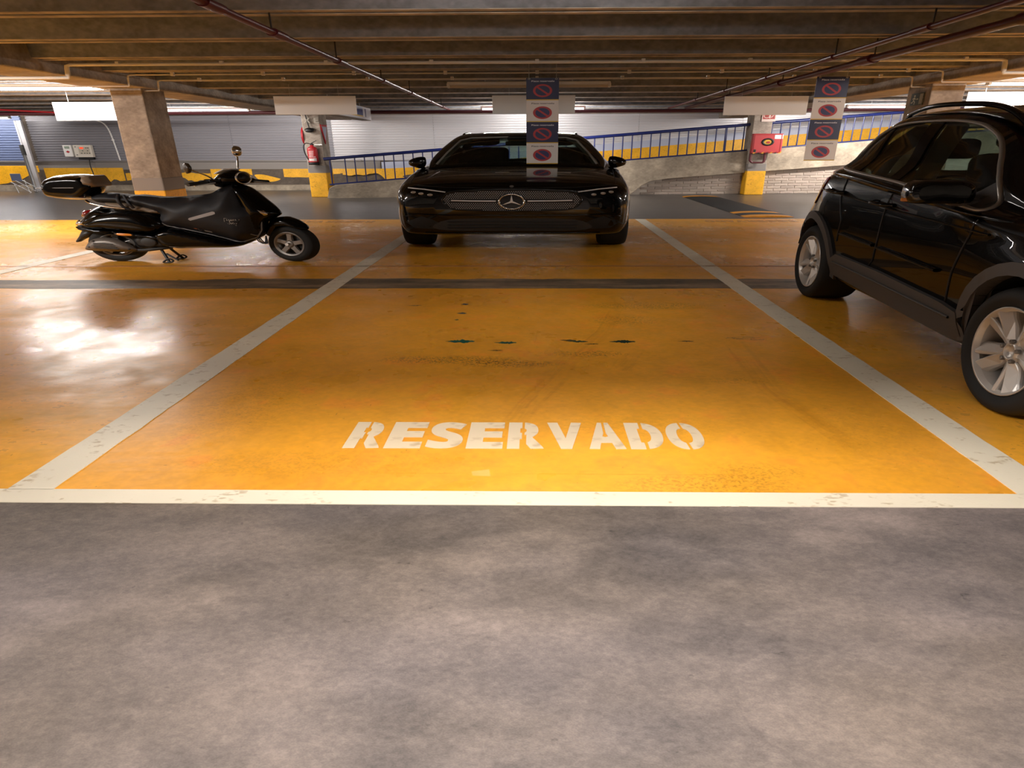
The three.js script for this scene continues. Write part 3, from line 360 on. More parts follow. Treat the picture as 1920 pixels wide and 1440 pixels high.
// ---------------------------------------------------------------- pipes and conduits
function pipe(label, pts, r, m, fit, group) { const t = thing('sprinkler_pipe', label, 'pipe', pts[0], 0, group), o = pts[0], rel = pts.map((p) => p.map((v, i) => v - o[i])); for (let k = 0; k < rel.length - 1; k++) part(t, 'pipe_run', bar(rel[k], rel[k + 1], r, 12), m);
  for (const f of fit) { const n = rel.length - 1, a = rel[0], b = rel[n], p = a.map((v, i) => lerp(v, b[i], f)), q = a.map((v, i) => lerp(v, b[i], f + 0.012)); part(t, 'coupling', bar(p, q, r * 1.35, 12), m); part(t, 'hanger', bar(p, [p[0], CEIL + 0.25 - o[1], p[2]], 0.005, 6), M.darkGrey); } return t; }
pipe('dark red sprinkler pipe running back along the ceiling on the left', [[-1.3, 2.3, 4], [-1.3, 2.3, -16.5]], 0.024, M.redPipe, [0.42, 0.475, 0.56, 0.66, 0.76, 0.86, 0.94]);
pipe('thin dark red sprinkler pipe running back along the ceiling, right of centre', [[1.88, 2.31, 4], [1.93, 2.31, -16.5]], 0.022, M.redPipe, [0.42, 0.475, 0.56, 0.66, 0.76, 0.86]);
pipe('thick dark red sprinkler pipe on the right, above the banner', [[2.25, 2.315, 4], [2.19, 2.315, -16.5]], 0.036, M.redPipe, [0.45, 0.57, 0.7, 0.83]);
pipe('red sprinkler main crossing the ceiling in front of the corrugated wall', [[-12, 2.245, -16.6], [12, 2.265, -16.6]], 0.042, M.redPipe, [0.08, 0.22, 0.36, 0.5, 0.64, 0.78, 0.92]);
pipe('short red sprinkler branch slanting under the bright lamp far left', [[-7.2, 2.2, -12.2], [-6.35, 2.2, -16.4]], 0.02, M.red, [0.1]);
for (const [z, y, r, where] of [[-8.52, 2.4, 0.02, 'nearest'], [-9.75, 2.41, 0.009, 'middle'], [-10.5, 2.41, 0.009, 'farthest']]) {
  const t = thing('cable_conduit', 'pale cable conduit clipped across the ceiling ribs, the ' + where + ' of three', 'conduit', [0, y, z], 0, 'ceiling conduits'), e = 3.45;
  part(t, 'conduit_run', bar([-e, 0, 0], [e - 0.1, 0, 0], r, 10), M.conduit);
  for (const s of [-1, 1]) { const xx = s > 0 ? e - 0.1 : e; part(t, 'conduit_bend', tube([[s * xx, 0, 0], [s * (xx + 0.05), -0.01, 0.01], [s * (xx + 0.06), -0.08, 0.01], [s * (xx + 0.07), -0.145, 0.01], [s * (xx + 0.13), -0.155, 0.01], [s * (xx + 0.75), -0.155, 0.01]], r, 30), M.conduit); part(t, 'conduit_run', bar([s * (xx + 0.75), -0.155, 0.01], [s * 9, -0.155, 0.01], r, 8), M.conduit); }
  for (let k = -4; k <= 4; k++) part(t, 'clip', rbox(0.03, 0.05, 0.04, 0.005), M.conduit, [k * 0.78, 0.008, 0]); }
// ---------------------------------------------------------------- things on the columns
{ const x = -3.72, z = -18.17; const label = print(128, 160, (c, w, h) => { c.fillStyle = '#c22a30'; c.fillRect(0, 0, w, h); c.fillStyle = '#f0e4e2'; for (let k = 0; k < 6; k++) c.fillRect(14 + (k * 7) % 13, 14 + k * 12, 80 - (k * 17) % 30, 5); for (let k = 0; k < 4; k++) c.fillRect(12 + k * 27, 86, 18, 12); c.fillRect(6, 112, 116, 34); c.fillStyle = '#d8d4d4'; c.fillRect(84, 108, 40, 40); });
  const t = thing('fire_extinguisher', 'red fire extinguisher with white label hung on the concrete column', 'extinguisher', [x, 0.93, z + 0.09]); part(t, 'cylinder', lathe([[0, 0.04], [0.085, 0.04], [0.085, 0.42], [0.07, 0.47], [0.035, 0.5], [0.025, 0.54], [0, 0.54]], 24), M.red); part(t, 'foot', lathe([[0, 0], [0.09, 0], [0.09, 0.07], [0, 0.07]], 24), M.black);
  part(t, 'label', new THREE.CylinderGeometry(0.0865, 0.0865, 0.33, 20, 1, true, -0.9, 1.8).translate(0, 0.24, 0), std({ map: label, roughness: 0.4, side: THREE.DoubleSide })); part(t, 'valve', rbox(0.05, 0.05, 0.05, 0.01, 0, 0.56, 0), M.black); part(t, 'handle', bar([-0.01, 0.58, 0], [0.09, 0.66, 0.0], 0.008), M.black); part(t, 'hose', tube([[-0.02, 0.57, 0], [-0.09, 0.59, 0.03], [-0.13, 0.5, 0.03], [-0.12, 0.32, 0.04], [-0.07, 0.14, 0.07]], 0.011, 30), M.black); part(t, 'bracket', box(0.16, 0.02, 0.03, 0.08, 0.55, -0.06), M.steel);
  const s = thing('wall_sensor', 'small black sensor with a cable above the fire extinguisher', 'sensor', [x - 0.01, 1.87, z + 0.06]); part(s, 'body', lathe([[0, -0.05], [0.07, -0.03], [0.08, 0.02], [0.03, 0.06], [0, 0.06]], 18), M.black, [0, 0, 0], [0.6, 0, 0]); part(s, 'arm', bar([0, 0.02, 0], [0.06, 0.05, -0.04], 0.012), M.black); part(s, 'cable', tube([[0, 0.05, -0.01], [-0.02, 0.2, -0.035], [-0.04, 0.4, -0.04], [-0.04, 0.6, -0.04]], 0.01, 20), M.black);
  const y = thing('triangular_sign', 'red and white triangular sign on the side face of the extinguisher column', 'sign', [-3.55, 1.77, -18.4]); const tri = (k) => [[-0.27 * k, 0.25 * k], [0.27 * k, 0.25 * k], [0, -0.27 * k]]; part(y, 'border', plate(tri(1), 0.008, 0.004).rotateY(Math.PI / 2), M.red); part(y, 'face', plate(tri(0.72), 0.006).rotateY(Math.PI / 2).translate(0.01, 0.015, 0), M.paleBlue);
  const r = thing('round_sign', 'red sign on the far side face of the extinguisher column', 'sign', [-3.875, 1.72, -18.4]); part(r, 'disc', new THREE.CylinderGeometry(0.25, 0.25, 0.03, 28).rotateZ(Math.PI / 2), M.red);
  const scr = std({ color: 0xb4aca0, roughness: 0.8 }); const mk = thing('chalk_marks', 'pale scratched X and E letters at the top of the extinguisher column', 'lettering', [x, 2.06, z + 0.026]); const tg = (ch, dx) => part(mk, 'letter', new TextGeometry(ch, { font, size: 0.14, depth: 0.004 }), scr, [dx, 0, 0]); tg('X', -0.1); tg('E', 0.06); }
{ const t = thing('fire_hose_box', 'red fire hose box with a round window on the right-hand far column', 'hose box', [3.86, 1.2, -18.62]); part(t, 'cabinet', rbox(0.5, 0.54, 0.16, 0.015, 0, 0.27, 0), std({ color: 0xc0393d, roughness: 0.4 })); part(t, 'door_rim', cut(rbox(0.46, 0.5, 0.012, 0.004, 0, 0.27, 0.083), box(0.43, 0.47, 0.1, 0, 0.27, 0.083)), M.red); part(t, 'window_rim', new THREE.TorusGeometry(0.085, 0.022, 10, 28), M.black, [0, 0.31, 0.085]); part(t, 'window', new THREE.CylinderGeometry(0.075, 0.075, 0.01, 24).rotateX(Math.PI / 2), std({ color: 0xd9a829, roughness: 0.4 }), [0, 0.31, 0.082]); part(t, 'nozzle', new THREE.CylinderGeometry(0.03, 0.03, 0.02, 16).rotateX(Math.PI / 2), M.red, [0.01, 0.3, 0.09]);
  part(t, 'notice', box(0.14, 0.12, 0.004), M.white, [0.175, 0.455, 0.083]); part(t, 'lock', rbox(0.04, 0.07, 0.02, 0.004), M.black, [-0.2, 0.07, 0.085]); for (let k = 0; k < 7; k++) part(t, 'hazard_stripe', plate([[-0.25 + k * 0.071, 0], [-0.215 + k * 0.071, 0], [-0.19 + k * 0.071, 0.045], [-0.225 + k * 0.071, 0.045]], 0.006), k % 2 ? M.black : M.yellow, [0.02, -0.005, 0.078]); part(t, 'feed_pipe', tube([[-0.24, -0.0, 0], [-0.24, -0.2, 0], [-0.2, -0.26, 0], [-0.02, -0.26, 0], [0.0, -0.2, 0], [0, 0.0, 0]], 0.024, 40, 8, false, 0.1), M.redPipe);
  const signMap = print(128, 128, (c) => { c.fillStyle = '#b34a44'; c.fillRect(0, 0, 128, 128); c.fillStyle = '#e9d5cc'; c.lineWidth = 9; c.strokeStyle = '#e9d5cc'; c.beginPath(); c.arc(44, 46, 26, 0, 7); c.stroke(); c.fillRect(66, 20, 14, 60); c.beginPath(); c.moveTo(86, 70); c.lineTo(112, 20); c.stroke(); c.fillRect(6, 92, 116, 30); c.strokeRect(4, 4, 120, 120); });
  const s = thing('fire_hose_sign', 'small red and white fire hose sign above the red hose box', 'sign', [3.87, 2.19, -18.78]); part(s, 'board', new THREE.BoxGeometry(0.23, 0.24, 0.008), std({ map: signMap, roughness: 0.5 }));
  const ex = print(160, 110, (c, w, h) => { c.fillStyle = '#3c4437'; c.fillRect(0, 0, w, h); c.fillStyle = '#a9a48f'; c.fillRect(112, 8, 42, 94); c.fillStyle = '#cfcab4'; c.beginPath(); c.arc(46, 24, 10, 0, 7); c.fill(); c.lineWidth = 10; c.strokeStyle = '#cfcab4'; c.beginPath(); c.moveTo(46, 36); c.lineTo(40, 64); c.lineTo(58, 80); c.lineTo(54, 102); c.moveTo(40, 64); c.lineTo(26, 84); c.lineTo(10, 84); c.moveTo(22, 52); c.lineTo(44, 42); c.lineTo(64, 56); c.stroke(); c.beginPath(); c.moveTo(74, 54); c.lineTo(98, 54); c.stroke(); });
  const e = thing('exit_sign', 'dim green running-man exit sign on the column behind the side-on car', 'sign', [3.53, 2.085, -10.6]); part(e, 'board', new THREE.BoxGeometry(0.33, 0.18, 0.008), std({ map: ex, roughness: 0.5 }), [0, 0, 0], [0, -Math.PI / 2, 0]); }
// overhead direction sign seen from below
{ const m = print(256, 96, (c, w, h) => { c.fillStyle = '#e8e4ea'; c.fillRect(0, 0, w, h); c.fillStyle = '#27357c'; c.fillRect(0, 0, 200, 70); c.fillStyle = '#e2b42c'; c.fillRect(0, 70, 200, 10); c.fillStyle = '#3a3f70'; c.fillRect(214, 12, 7, 66); c.fillStyle = '#cfd8ee'; c.beginPath(); c.moveTo(20, 0); c.lineTo(200, 0); c.lineTo(200, 20); c.lineTo(90, 30); c.fill(); });
  const t = thing('direction_sign', 'blue, yellow and white direction board hanging behind the blank sign above the extinguisher column', 'sign', [-2.52, 2.19, -14.75]); part(t, 'box', rbox(0.14, 0.3, 3.4, 0.01), M.greyPaint); part(t, 'face', new THREE.BoxGeometry(3.36, 0.27, 0.006), std({ map: m, roughness: 0.4 }), [0.074, 0, 0], [0, Math.PI / 2, 0]); for (const z of [-1.2, 1.2]) part(t, 'hanger', bar([0, 0.14, z], [0, 0.5, z], 0.006, 6), M.steel); }
// ---------------------------------------------------------------- things at the back wall, left
{ const t = thing('alarm_panel', 'beige control panel with a red light on the corrugated wall', 'control panel', [-9.0, 1.12, BZ + 0.13]); part(t, 'case', rbox(0.36, 0.4, 0.12, 0.012, 0, 0.2, 0), M.cream); part(t, 'keypad', rbox(0.22, 0.24, 0.01, 0.004, 0.03, 0.22, 0.062), std({ color: 0xc9bfae, roughness: 0.5 })); part(t, 'indicator', rbox(0.07, 0.05, 0.012, 0.004, -0.01, 0.3, 0.068), std({ color: 0xff2a14, emissive: 0xff3a1a, emissiveIntensity: 1.6, roughness: 0.4 })); for (const [a, b] of [[0.08, 0.3], [0.12, 0.3], [0, 0.21], [0.1, 0.21], [-0.03, 0.13], [0.03, 0.13], [0.08, 0.13], [0.13, 0.13], [-0.13, 0.34], [-0.13, 0.08]]) part(t, 'button', rbox(0.024, 0.024, 0.012, 0.004, a, b, 0.066), M.darkGrey); part(t, 'battery_box', rbox(0.3, 0.07, 0.1, 0.008, 0.02, -0.04, 0), M.black); part(t, 'cable', tube([[0.06, -0.07, 0], [0.05, -0.3, 0.01], [0.07, -0.55, 0.02], [0.05, -0.75, 0.02]], 0.012, 20), M.black);
  const u = thing('meter_box', 'narrow white meter box with a red mark beside the control panel', 'meter box', [-9.31, 1.14, BZ + 0.12]); part(u, 'case', rbox(0.17, 0.38, 0.1, 0.01, 0, 0.19, 0), M.white); part(u, 'display', rbox(0.1, 0.08, 0.01, 0.004, 0, 0.3, 0.05), std({ color: 0x9aa89a, roughness: 0.3 })); part(u, 'red_mark', plate([[-0.04, 0.16], [0, 0.2], [0.04, 0.16], [0, 0.12]], 0.006), M.red, [0, 0, 0.05]);
  const p = thing('steel_post', 'pale upright steel post at the edge of the blue sheeting', 'post', [-10.04, 0, BZ + 0.32]); part(p, 'shaft', rbox(0.1, 2.3, 0.09, 0.008, 0, 1.15, 0), M.metal); part(p, 'flange', rbox(0.03, 2.3, 0.14, 0.006, -0.055, 1.15, 0), M.metal);
  const q = thing('leaning_pole', 'shiny metal pole standing at the foot of the wall behind the scooter box', 'pole', [-9.83, 0, BZ + 0.95]); part(q, 'pole', bar([0.0, 0, 0], [-0.13, 1.5, -0.25], 0.035, 14), M.steel); part(q, 'sleeve', bar([-0.1, 1.2, -0.2], [-0.13, 1.52, -0.255], 0.045, 14), M.darkGrey);
  const k = thing('folding_rack', 'small folding rack of pale metal bars by the yellow wall, far left', 'rack', [-9.85, 0, -20.3]); part(k, 'panel', rbox(0.2, 0.24, 0.02, 0.006, -0.12, 0.5, -0.1), M.blueMetal); for (const [a, b] of [[[-0.2, 0.36, 0], [0.18, 0.02, 0.1]], [[-0.1, 0.4, 0], [0.3, 0.04, 0.1]], [[-0.02, 0.42, -0.08], [0.36, 0.1, 0.04]], [[-0.2, 0.3, -0.1], [-0.16, 0.0, -0.1]], [[0.02, 0.42, -0.1], [0.06, 0.0, -0.1]]]) part(k, 'bar', bar(a, b, 0.011, 8), M.steel);
  const c = thing('wall_conduit', 'white cable conduit curving down the corrugated wall beside the thick column', 'conduit', [-8.45, 0.98, BZ + 0.05]); part(c, 'conduit_run', tube([[-0.2, 1.34, 0], [-0.06, 1.25, 0], [0.02, 1.05, 0], [0.06, 0.7, 0], [0.1, 0.03, 0]], 0.018, 40), M.white); part(c, 'clip', rbox(0.06, 0.03, 0.03, 0.004), M.white, [0.06, 0.7, 0]); }
// ---------------------------------------------------------------- wheels (axis along x, outer face to +x)
function tyreGeometry(R, rim, W) { const p = []; for (const [r, x] of [[rim - 0.01, -W * 0.42], [rim + 0.012, -W * 0.47], [rim + (R - rim) * 0.5, -W * 0.52], [R - 0.018, -W * 0.47], [R - 0.003, -W * 0.36], [R, -W * 0.2], [R, W * 0.2], [R - 0.003, W * 0.36], [R - 0.018, W * 0.47], [rim + (R - rim) * 0.5, W * 0.52], [rim + 0.012, W * 0.47], [rim - 0.01, W * 0.42]]) p.push([r, x]); 
  const c = new THREE.CatmullRomCurve3(p.map(([a, b]) => V(a, b, 0))).getPoints(44).map((q) => [q.x, q.y]), body = lathe(c, 56), grooves = [-0.22, 0, 0.22].map((k) => new THREE.TorusGeometry(R - 0.0005, 0.004, 6, 56).rotateX(Math.PI / 2).translate(0, W * k, 0)); return merge(body).rotateZ(-Math.PI / 2); }
function wheel(parent, name, at, { R = 0.345, rim = 0.225, W = 0.22, style = 'petal', flip = 1, turn = 0 }) {
  const g = new THREE.Group(); g.name = name; g.position.set(...at); g.rotation.y = (flip < 0 ? Math.PI : 0) + turn; parent.add(g); const f = W * 0.44;
  part(g, 'tyre', tyreGeometry(R, rim, W), M.tyre);
  const barrel = lathe([[rim - 0.035, -f], [rim - 0.02, -f * 0.5], [rim - 0.022, f * 0.5], [rim - 0.012, f * 0.95], [rim + 0.003, f * 1.03], [rim + 0.003, f * 1.1], [rim - 0.006, f * 1.08], [rim - 0.02, f * 0.92]], 56).rotateZ(-Math.PI / 2);
  part(g, 'rim', barrel, style === 'scooter' ? M.darkAlloy : M.alloy); part(g, 'brake_disc', new THREE.CylinderGeometry(rim * 0.7, rim * 0.7, 0.02, 32).rotateZ(Math.PI / 2).translate(-0.01, 0, 0), M.darkGrey); part(g, 'back_plate', new THREE.CylinderGeometry(rim - 0.03, rim - 0.03, 0.01, 32).rotateZ(Math.PI / 2).translate(-f * 0.7, 0, 0), M.black);
  const face = (s, t, b) => plate(s, t, b).rotateY(Math.PI / 2);     // x of the outline -> -z, extruded along +x
  if (style === 'petal') {
    const petal = (sw) => round([[0.035, -0.01], [0.075, -0.018 + sw * 0.2], [0.125, -0.026 + sw * 0.55], [0.175, -0.027 + sw * 0.9], [rim - 0.01, -0.026 + sw], [rim - 0.006, 0.026 + sw], [0.175, 0.027 + sw * 0.9], [0.125, 0.026 + sw * 0.55], [0.075, 0.018 + sw * 0.2]], 4);
    for (let k = 0; k < 10; k++) { const sw = k % 2 ? 0.014 : -0.014, q = plate(petal(sw), 0.012, 0.007), p = q.attributes.position; for (let i = 0; i < p.count; i++) { const x = p.getX(i), y = p.getY(i), s = y - sw * clamp((x - 0.05) / 0.15, 0, 1); p.setZ(i, p.getZ(i) - 0.018 * (1 - (x / rim) ** 2) - 0.35 * Math.abs(s) + (k % 2 ? 1 : -1) * 0.35 * s); } q.computeVertexNormals(); part(g, 'spoke', merge(q.rotateZ(k * Math.PI / 5 + 0.15).rotateY(Math.PI / 2)), M.alloy, [f * 0.86, 0, 0]); }
    part(g, 'hub', lathe([[0, 0], [0.06, 0], [0.062, 0.02], [0.045, 0.03], [0.034, 0.03], [0.03, 0.018], [0.0, 0.016]], 28).rotateZ(-Math.PI / 2), M.alloy, [f * 0.62, 0, 0]); for (let k = 0; k < 5; k++) { const a = k * 1.2566 + 0.3; part(g, 'wheel_bolt', lathe([[0, 0], [0.012, 0], [0.012, 0.012], [0.006, 0.014], [0, 0.01]], 12).rotateZ(-Math.PI / 2), M.darkAlloy, [f * 0.62 + 0.022, 0.056 * Math.sin(a), 0.056 * Math.cos(a)]); }
  } else { const n = 5, s = rim; for (let k = 0; k < n; k++) part(g, 'spoke', face([[0.02, -0.028 * s / 0.16], [s * 0.6, -0.02 * s / 0.16], [s - 0.012, -0.026 * s / 0.16], [s - 0.012, 0.026 * s / 0.16], [s * 0.6, 0.02 * s / 0.16], [0.02, 0.028 * s / 0.16]], 0.014, 0.004).rotateX(k * Math.PI * 2 / n + 0.3), style === 'scooter' ? M.darkAlloy : M.alloy, [f * 0.55, 0, 0]); part(g, 'hub', lathe([[0, -0.02], [0.045, -0.02], [0.045, 0.015], [0.03, 0.025], [0, 0.025]], 24).rotateZ(-Math.PI / 2), style === 'scooter' ? M.darkAlloy : M.alloy, [f * 0.6, 0, 0]); }
  return g;
}
const arch = (y, z, R, x0, x1) => new THREE.CylinderGeometry(R, R, Math.abs(x1 - x0), 40).rotateZ(Math.PI / 2).translate((x0 + x1) / 2, y, z);
const prismZ = (o, z0, z1) => plate(o, z1 - z0).translate(0, 0, z0);
const prismX = (o, x0, x1) => { const g = plate(o.map(([z, y]) => [-z, y]), x1 - x0); return g.rotateY(Math.PI / 2).translate(x0, 0, 0); };
const inset = (rings, dx, dy, drop, dz) => rings.map(([z, h], i) => [z + (i === 0 ? -dz : i === rings.length - 1 ? dz : 0), h.map(([x, y], k) => [Math.max(0, x - dx * (x > 0.05 ? 1 : 0)), k < 2 ? y - drop : y - dy])]);
function seat(parent, x, y, z, m, s = 1) { part(parent, 'seat', merge(rbox(0.48, 0.16, 0.5, 0.06, 0, 0, 0), rbox(0.46, 0.62 * s, 0.14, 0.06, 0, 0.3, -0.26).rotateX(-0.12), rbox(0.27, 0.16, 0.1, 0.045, 0, 0.7, -0.36)), m, [x, y, z]); }

// ---------------------------------------------------------------- car parked head-on (nose at local z = 0, facing +z)
{ const car = thing('parked_car', 'black car parked head-on with a wide studded grille and a star badge', 'car', [-0.19, 0, -8.06], -0.012);
  const S = (z, ...h) => [z, h];
  const rings = [
    S(0, [0, 0.46], [0.4, 0.46], [0.56, 0.5], [0.6, 0.62], [0.57, 0.75], [0.48, 0.82], [0.28, 0.845], [0, 0.85]),
    S(-0.045, [0, 0.3], [0.56, 0.3], [0.75, 0.36], [0.8, 0.58], [0.77, 0.77], [0.66, 0.865], [0.4, 0.89], [0, 0.9]),
    S(-0.14, [0, 0.245], [0.7, 0.245], [0.86, 0.32], [0.895, 0.58], [0.87, 0.8], [0.76, 0.905], [0.45, 0.94], [0, 0.95]),
    S(-0.36, [0, 0.235], [0.76, 0.235], [0.91, 0.31], [0.945, 0.6], [0.92, 0.85], [0.8, 0.955], [0.5, 0.995], [0, 1.005]),
    S(-0.85, [0, 0.23], [0.78, 0.23], [0.925, 0.3], [0.955, 0.62], [0.93, 0.92], [0.82, 1.02], [0.5, 1.07], [0, 1.08]),
    S(-1.25, [0, 0.23], [0.78, 0.23], [0.925, 0.3], [0.945, 0.64], [0.925, 0.95], [0.84, 1.06], [0.5, 1.1], [0, 1.11]),
    S(-1.45, [0, 0.23], [0.78, 0.23], [0.925, 0.3], [0.945, 0.64], [0.925, 0.96], [0.86, 1.07], [0.5, 1.06], [0, 1.06]),
    S(-1.85, [0, 0.23], [0.78, 0.23], [0.925, 0.3], [0.945, 0.64], [0.925, 0.96], [0.88, 1.07], [0.8, 0.82], [0, 0.8]),
    S(-3.2, [0, 0.23], [0.78, 0.23], [0.925, 0.3], [0.945, 0.66], [0.925, 0.98], [0.88, 1.09], [0.8, 0.82], [0, 0.8]),
    S(-3.9, [0, 0.25], [0.78, 0.25], [0.92, 0.32], [0.945, 0.68], [0.92, 1.0], [0.86, 1.11], [0.6, 1.0], [0, 1.0]),
    S(-4.4, [0, 0.28], [0.74, 0.28], [0.88, 0.36], [0.91, 0.68], [0.88, 0.98], [0.8, 1.09], [0.5, 1.11], [0, 1.11]),
    S(-4.66, [0, 0.34], [0.6, 0.34], [0.78, 0.42], [0.82, 0.68], [0.78, 0.92], [0.68, 1.02], [0.4, 1.05], [0, 1.05]),
    S(-4.72, [0, 0.5], [0.4, 0.5], [0.56, 0.54], [0.6, 0.68], [0.56, 0.82], [0.46, 0.88], [0.28, 0.9], [0, 0.9])];
  for (const r of rings) for (const p of r[1]) p[0] *= 0.975;
  const solid = loft(rings), low = surface(solid);
  const body = cut(solid, arch(0.365, -0.87, 0.4, 0.6, 1.1), arch(0.365, -0.87, 0.4, -1.1, -0.6), arch(0.365, -3.76, 0.4, 0.6, 1.1), arch(0.365, -3.76, 0.4, -1.1, -0.6));
  part(car, 'body', body, M.paint);
  const top = [
    S(-1.16, [0, 1.02], [0.8, 1.02], [0.79, 1.06], [0.76, 1.085], [0.45, 1.1], [0, 1.105]),
    S(-1.6, [0, 1.0], [0.875, 1.0], [0.84, 1.12], [0.745, 1.275], [0.42, 1.335], [0, 1.35]),
    S(-2.05, [0, 1.0], [0.885, 1.02], [0.83, 1.2], [0.655, 1.475], [0.4, 1.54], [0, 1.555]),
    S(-2.5, [0, 1.0], [0.885, 1.03], [0.83, 1.25], [0.625, 1.545], [0.4, 1.6], [0, 1.615]),
    S(-3.2, [0, 1.0], [0.885, 1.05], [0.82, 1.25], [0.62, 1.55], [0.4, 1.61], [0, 1.625]),
    S(-3.9, [0, 1.0], [0.87, 1.05], [0.8, 1.2], [0.61, 1.5], [0.4, 1.56], [0, 1.575]),
    S(-4.35, [0, 1.0], [0.82, 1.05], [0.77, 1.15], [0.62, 1.32], [0.4, 1.37], [0, 1.38]),
    S(-4.6, [0, 1.0], [0.75, 1.02], [0.73, 1.05], [0.6, 1.09], [0.4, 1.1], [0, 1.11])];
  for (const r of top) for (const p of r[1]) p[0] *= 0.94;
  const roof = loft(top), up = surface(roof);
  const screen = round([[-0.69, 1.13], [0, 1.165], [0.69, 1.13], [0.62, 1.3], [0.525, 1.475], [0.43, 1.515], [0, 1.53], [-0.43, 1.515], [-0.525, 1.475], [-0.62, 1.3]], 4);
  const rearGlass = round([[-0.62, 1.16], [0, 1.17], [0.62, 1.16], [0.56, 1.42], [0.4, 1.5], [-0.4, 1.5], [-0.56, 1.42]], 4);
  const sideGlass = round([[-1.55, 1.14], [-1.85, 1.3], [-2.25, 1.47], [-2.7, 1.52], [-3.5, 1.5], [-3.95, 1.38], [-4.1, 1.2], [-3.4, 1.13], [-2.4, 1.11]], 4);
  part(car, 'roof', cut(roof, loft(inset(top, 0.05, 0.045, 0.1, 0.06)), prismZ(screen, -2.35, -0.9), prismZ(rearGlass, -5, -4.0), prismX(sideGlass, -1.2, 1.2)), M.paint);
  part(car, 'windscreen', up.skin('front', screen, { lift: -0.006, thick: 0.004, h: 0.06 }), M.glass); part(car, 'rear_window', up.skin('rear', rearGlass, { lift: -0.006, thick: 0.004, h: 0.08 }), M.glass);
  for (const how of ['side', 'far']) part(car, 'side_window', up.skin(how, sideGlass, { lift: -0.006, thick: 0.004, h: 0.08 }), M.tint);
  part(car, 'windscreen_surround', up.line('front', [[-0.69, 1.13], [-0.62, 1.3], [-0.525, 1.475], [-0.43, 1.515], [0, 1.53], [0.43, 1.515], [0.525, 1.475], [0.62, 1.3], [0.69, 1.13]], 0.011, -0.004), M.headlining);
  for (const s of [-1, 1]) part(car, 'pillar_trim', tube([[s * 0.69, 1.12, -1.42], [s * 0.62, 1.28, -1.72], [s * 0.53, 1.44, -2.05], [s * 0.46, 1.49, -2.2]], 0.03, 24), M.headlining); part(car, 'headlining', rbox(1.0, 0.02, 1.6, 0.008, 0, 1.54, -2.95), M.headlining);
  // front
  const gOut = round([[-0.53, 0.7], [-0.5, 0.78], [-0.43, 0.818], [-0.2, 0.835], [0.2, 0.835], [0.43, 0.818], [0.5, 0.78], [0.53, 0.7], [0.49, 0.62], [0.42, 0.585], [0.2, 0.572], [-0.2, 0.572], [-0.42, 0.585], [-0.49, 0.62]], 3);
  const grille = part(car, 'grille', low.skin('front', gOut, { lift: 0.006, thick: 0.03, h: 0.05 }), M.black);
  part(grille, 'grille_surround', low.line('front', gOut, 0.007, 0.012, 0.04, true), M.gloss);
  { const studs = []; for (let r = 0; r < 15; r++) for (let k = -32; k <= 32; k++) { const x = k * 0.0166 + (r % 2) * 0.0083, y = 0.585 + r * 0.0168; if (!inside(gOut, x, y) || edgeDistance(gOut, x, y) < 0.012 || Math.hypot(x, y - 0.695) < 0.105 || (Math.abs(y - 0.7) < 0.02 && Math.abs(x) < 0.47)) continue; studs.push(new THREE.OctahedronGeometry(0.0042).scale(1, 1.1, 0.5).translate(...low.at('front', x, y, 0.009))); } const st = part(grille, 'grille_studs', merge(studs), M.stud); st.userData.kind = 'stuff'; }
  for (const s of [-1, 1]) part(grille, 'chrome_bar', low.line('front', [[s * 0.12, 0.7], [s * 0.3, 0.702], [s * 0.46, 0.708]], 0.009, 0.016), M.stud);
  { const z0 = low.at('front', 0, 0.693, 0)[2] + 0.022, b = new THREE.Group(); b.name = 'badge'; b.position.set(0, 0.693, z0); car.add(b); part(b, 'badge_plate', new THREE.CylinderGeometry(0.094, 0.094, 0.012, 40).rotateX(Math.PI / 2), M.gloss); part(b, 'badge_ring', new THREE.TorusGeometry(0.095, 0.008, 10, 44), M.chrome, [0, 0, 0.006]);
    const star = []; for (let k = 0; k < 3; k++) { const a = Math.PI / 2 + k * 2.0944, c = a + 1.0472; star.push([0.088 * Math.cos(a), 0.088 * Math.sin(a)], [0.011 * Math.cos(c), 0.011 * Math.sin(c)]); } part(b, 'badge_star', plate(star, 0.006, 0.002), M.chrome, [0, 0, 0.006]); }
  for (const s of [-1, 1]) {
    const hl = [[0.8, 0.872], [0.7, 0.858], [0.58, 0.838], [0.485, 0.812], [0.53, 0.772], [0.585, 0.728], [0.66, 0.738], [0.74, 0.765], [0.805, 0.8], [0.82, 0.84]].map(([x, y]) => [s * x, y]);
    const lamp = part(car, 'headlamp', low.skin('front', s > 0 ? hl.slice().reverse() : hl, { lift: 0.004, thick: 0.03, h: 0.035 }), M.gloss);
    part(lamp, 'light_strip', low.line('front', [[s * 0.795, 0.866], [s * 0.66, 0.849], [s * 0.5, 0.815]], 0.0075, 0.006), M.stud);
    for (const [x, y] of [[0.62, 0.78], [0.69, 0.795], [0.75, 0.81]]) part(lamp, 'lamp_lens', new THREE.SphereGeometry(0.021, 16, 10).scale(1, 0.8, 0.4).translate(...low.at('front', s * x, y, 0.006)), M.trim);
    const vent = [[0.83, 0.42], [0.7, 0.5], [0.62, 0.46], [0.5, 0.36], [0.62, 0.33], [0.76, 0.34]].map(([x, y]) => [s * x, y]); part(car, 'side_intake', low.skin('front', s > 0 ? vent.slice().reverse() : vent, { lift: 0.002, thick: 0.02, h: 0.05 }), M.black);
    part(car, 'intake_fin', low.line('front', [[s * 0.84, 0.49], [s * 0.72, 0.525], [s * 0.6, 0.515]], 0.009, 0.008), M.gloss);
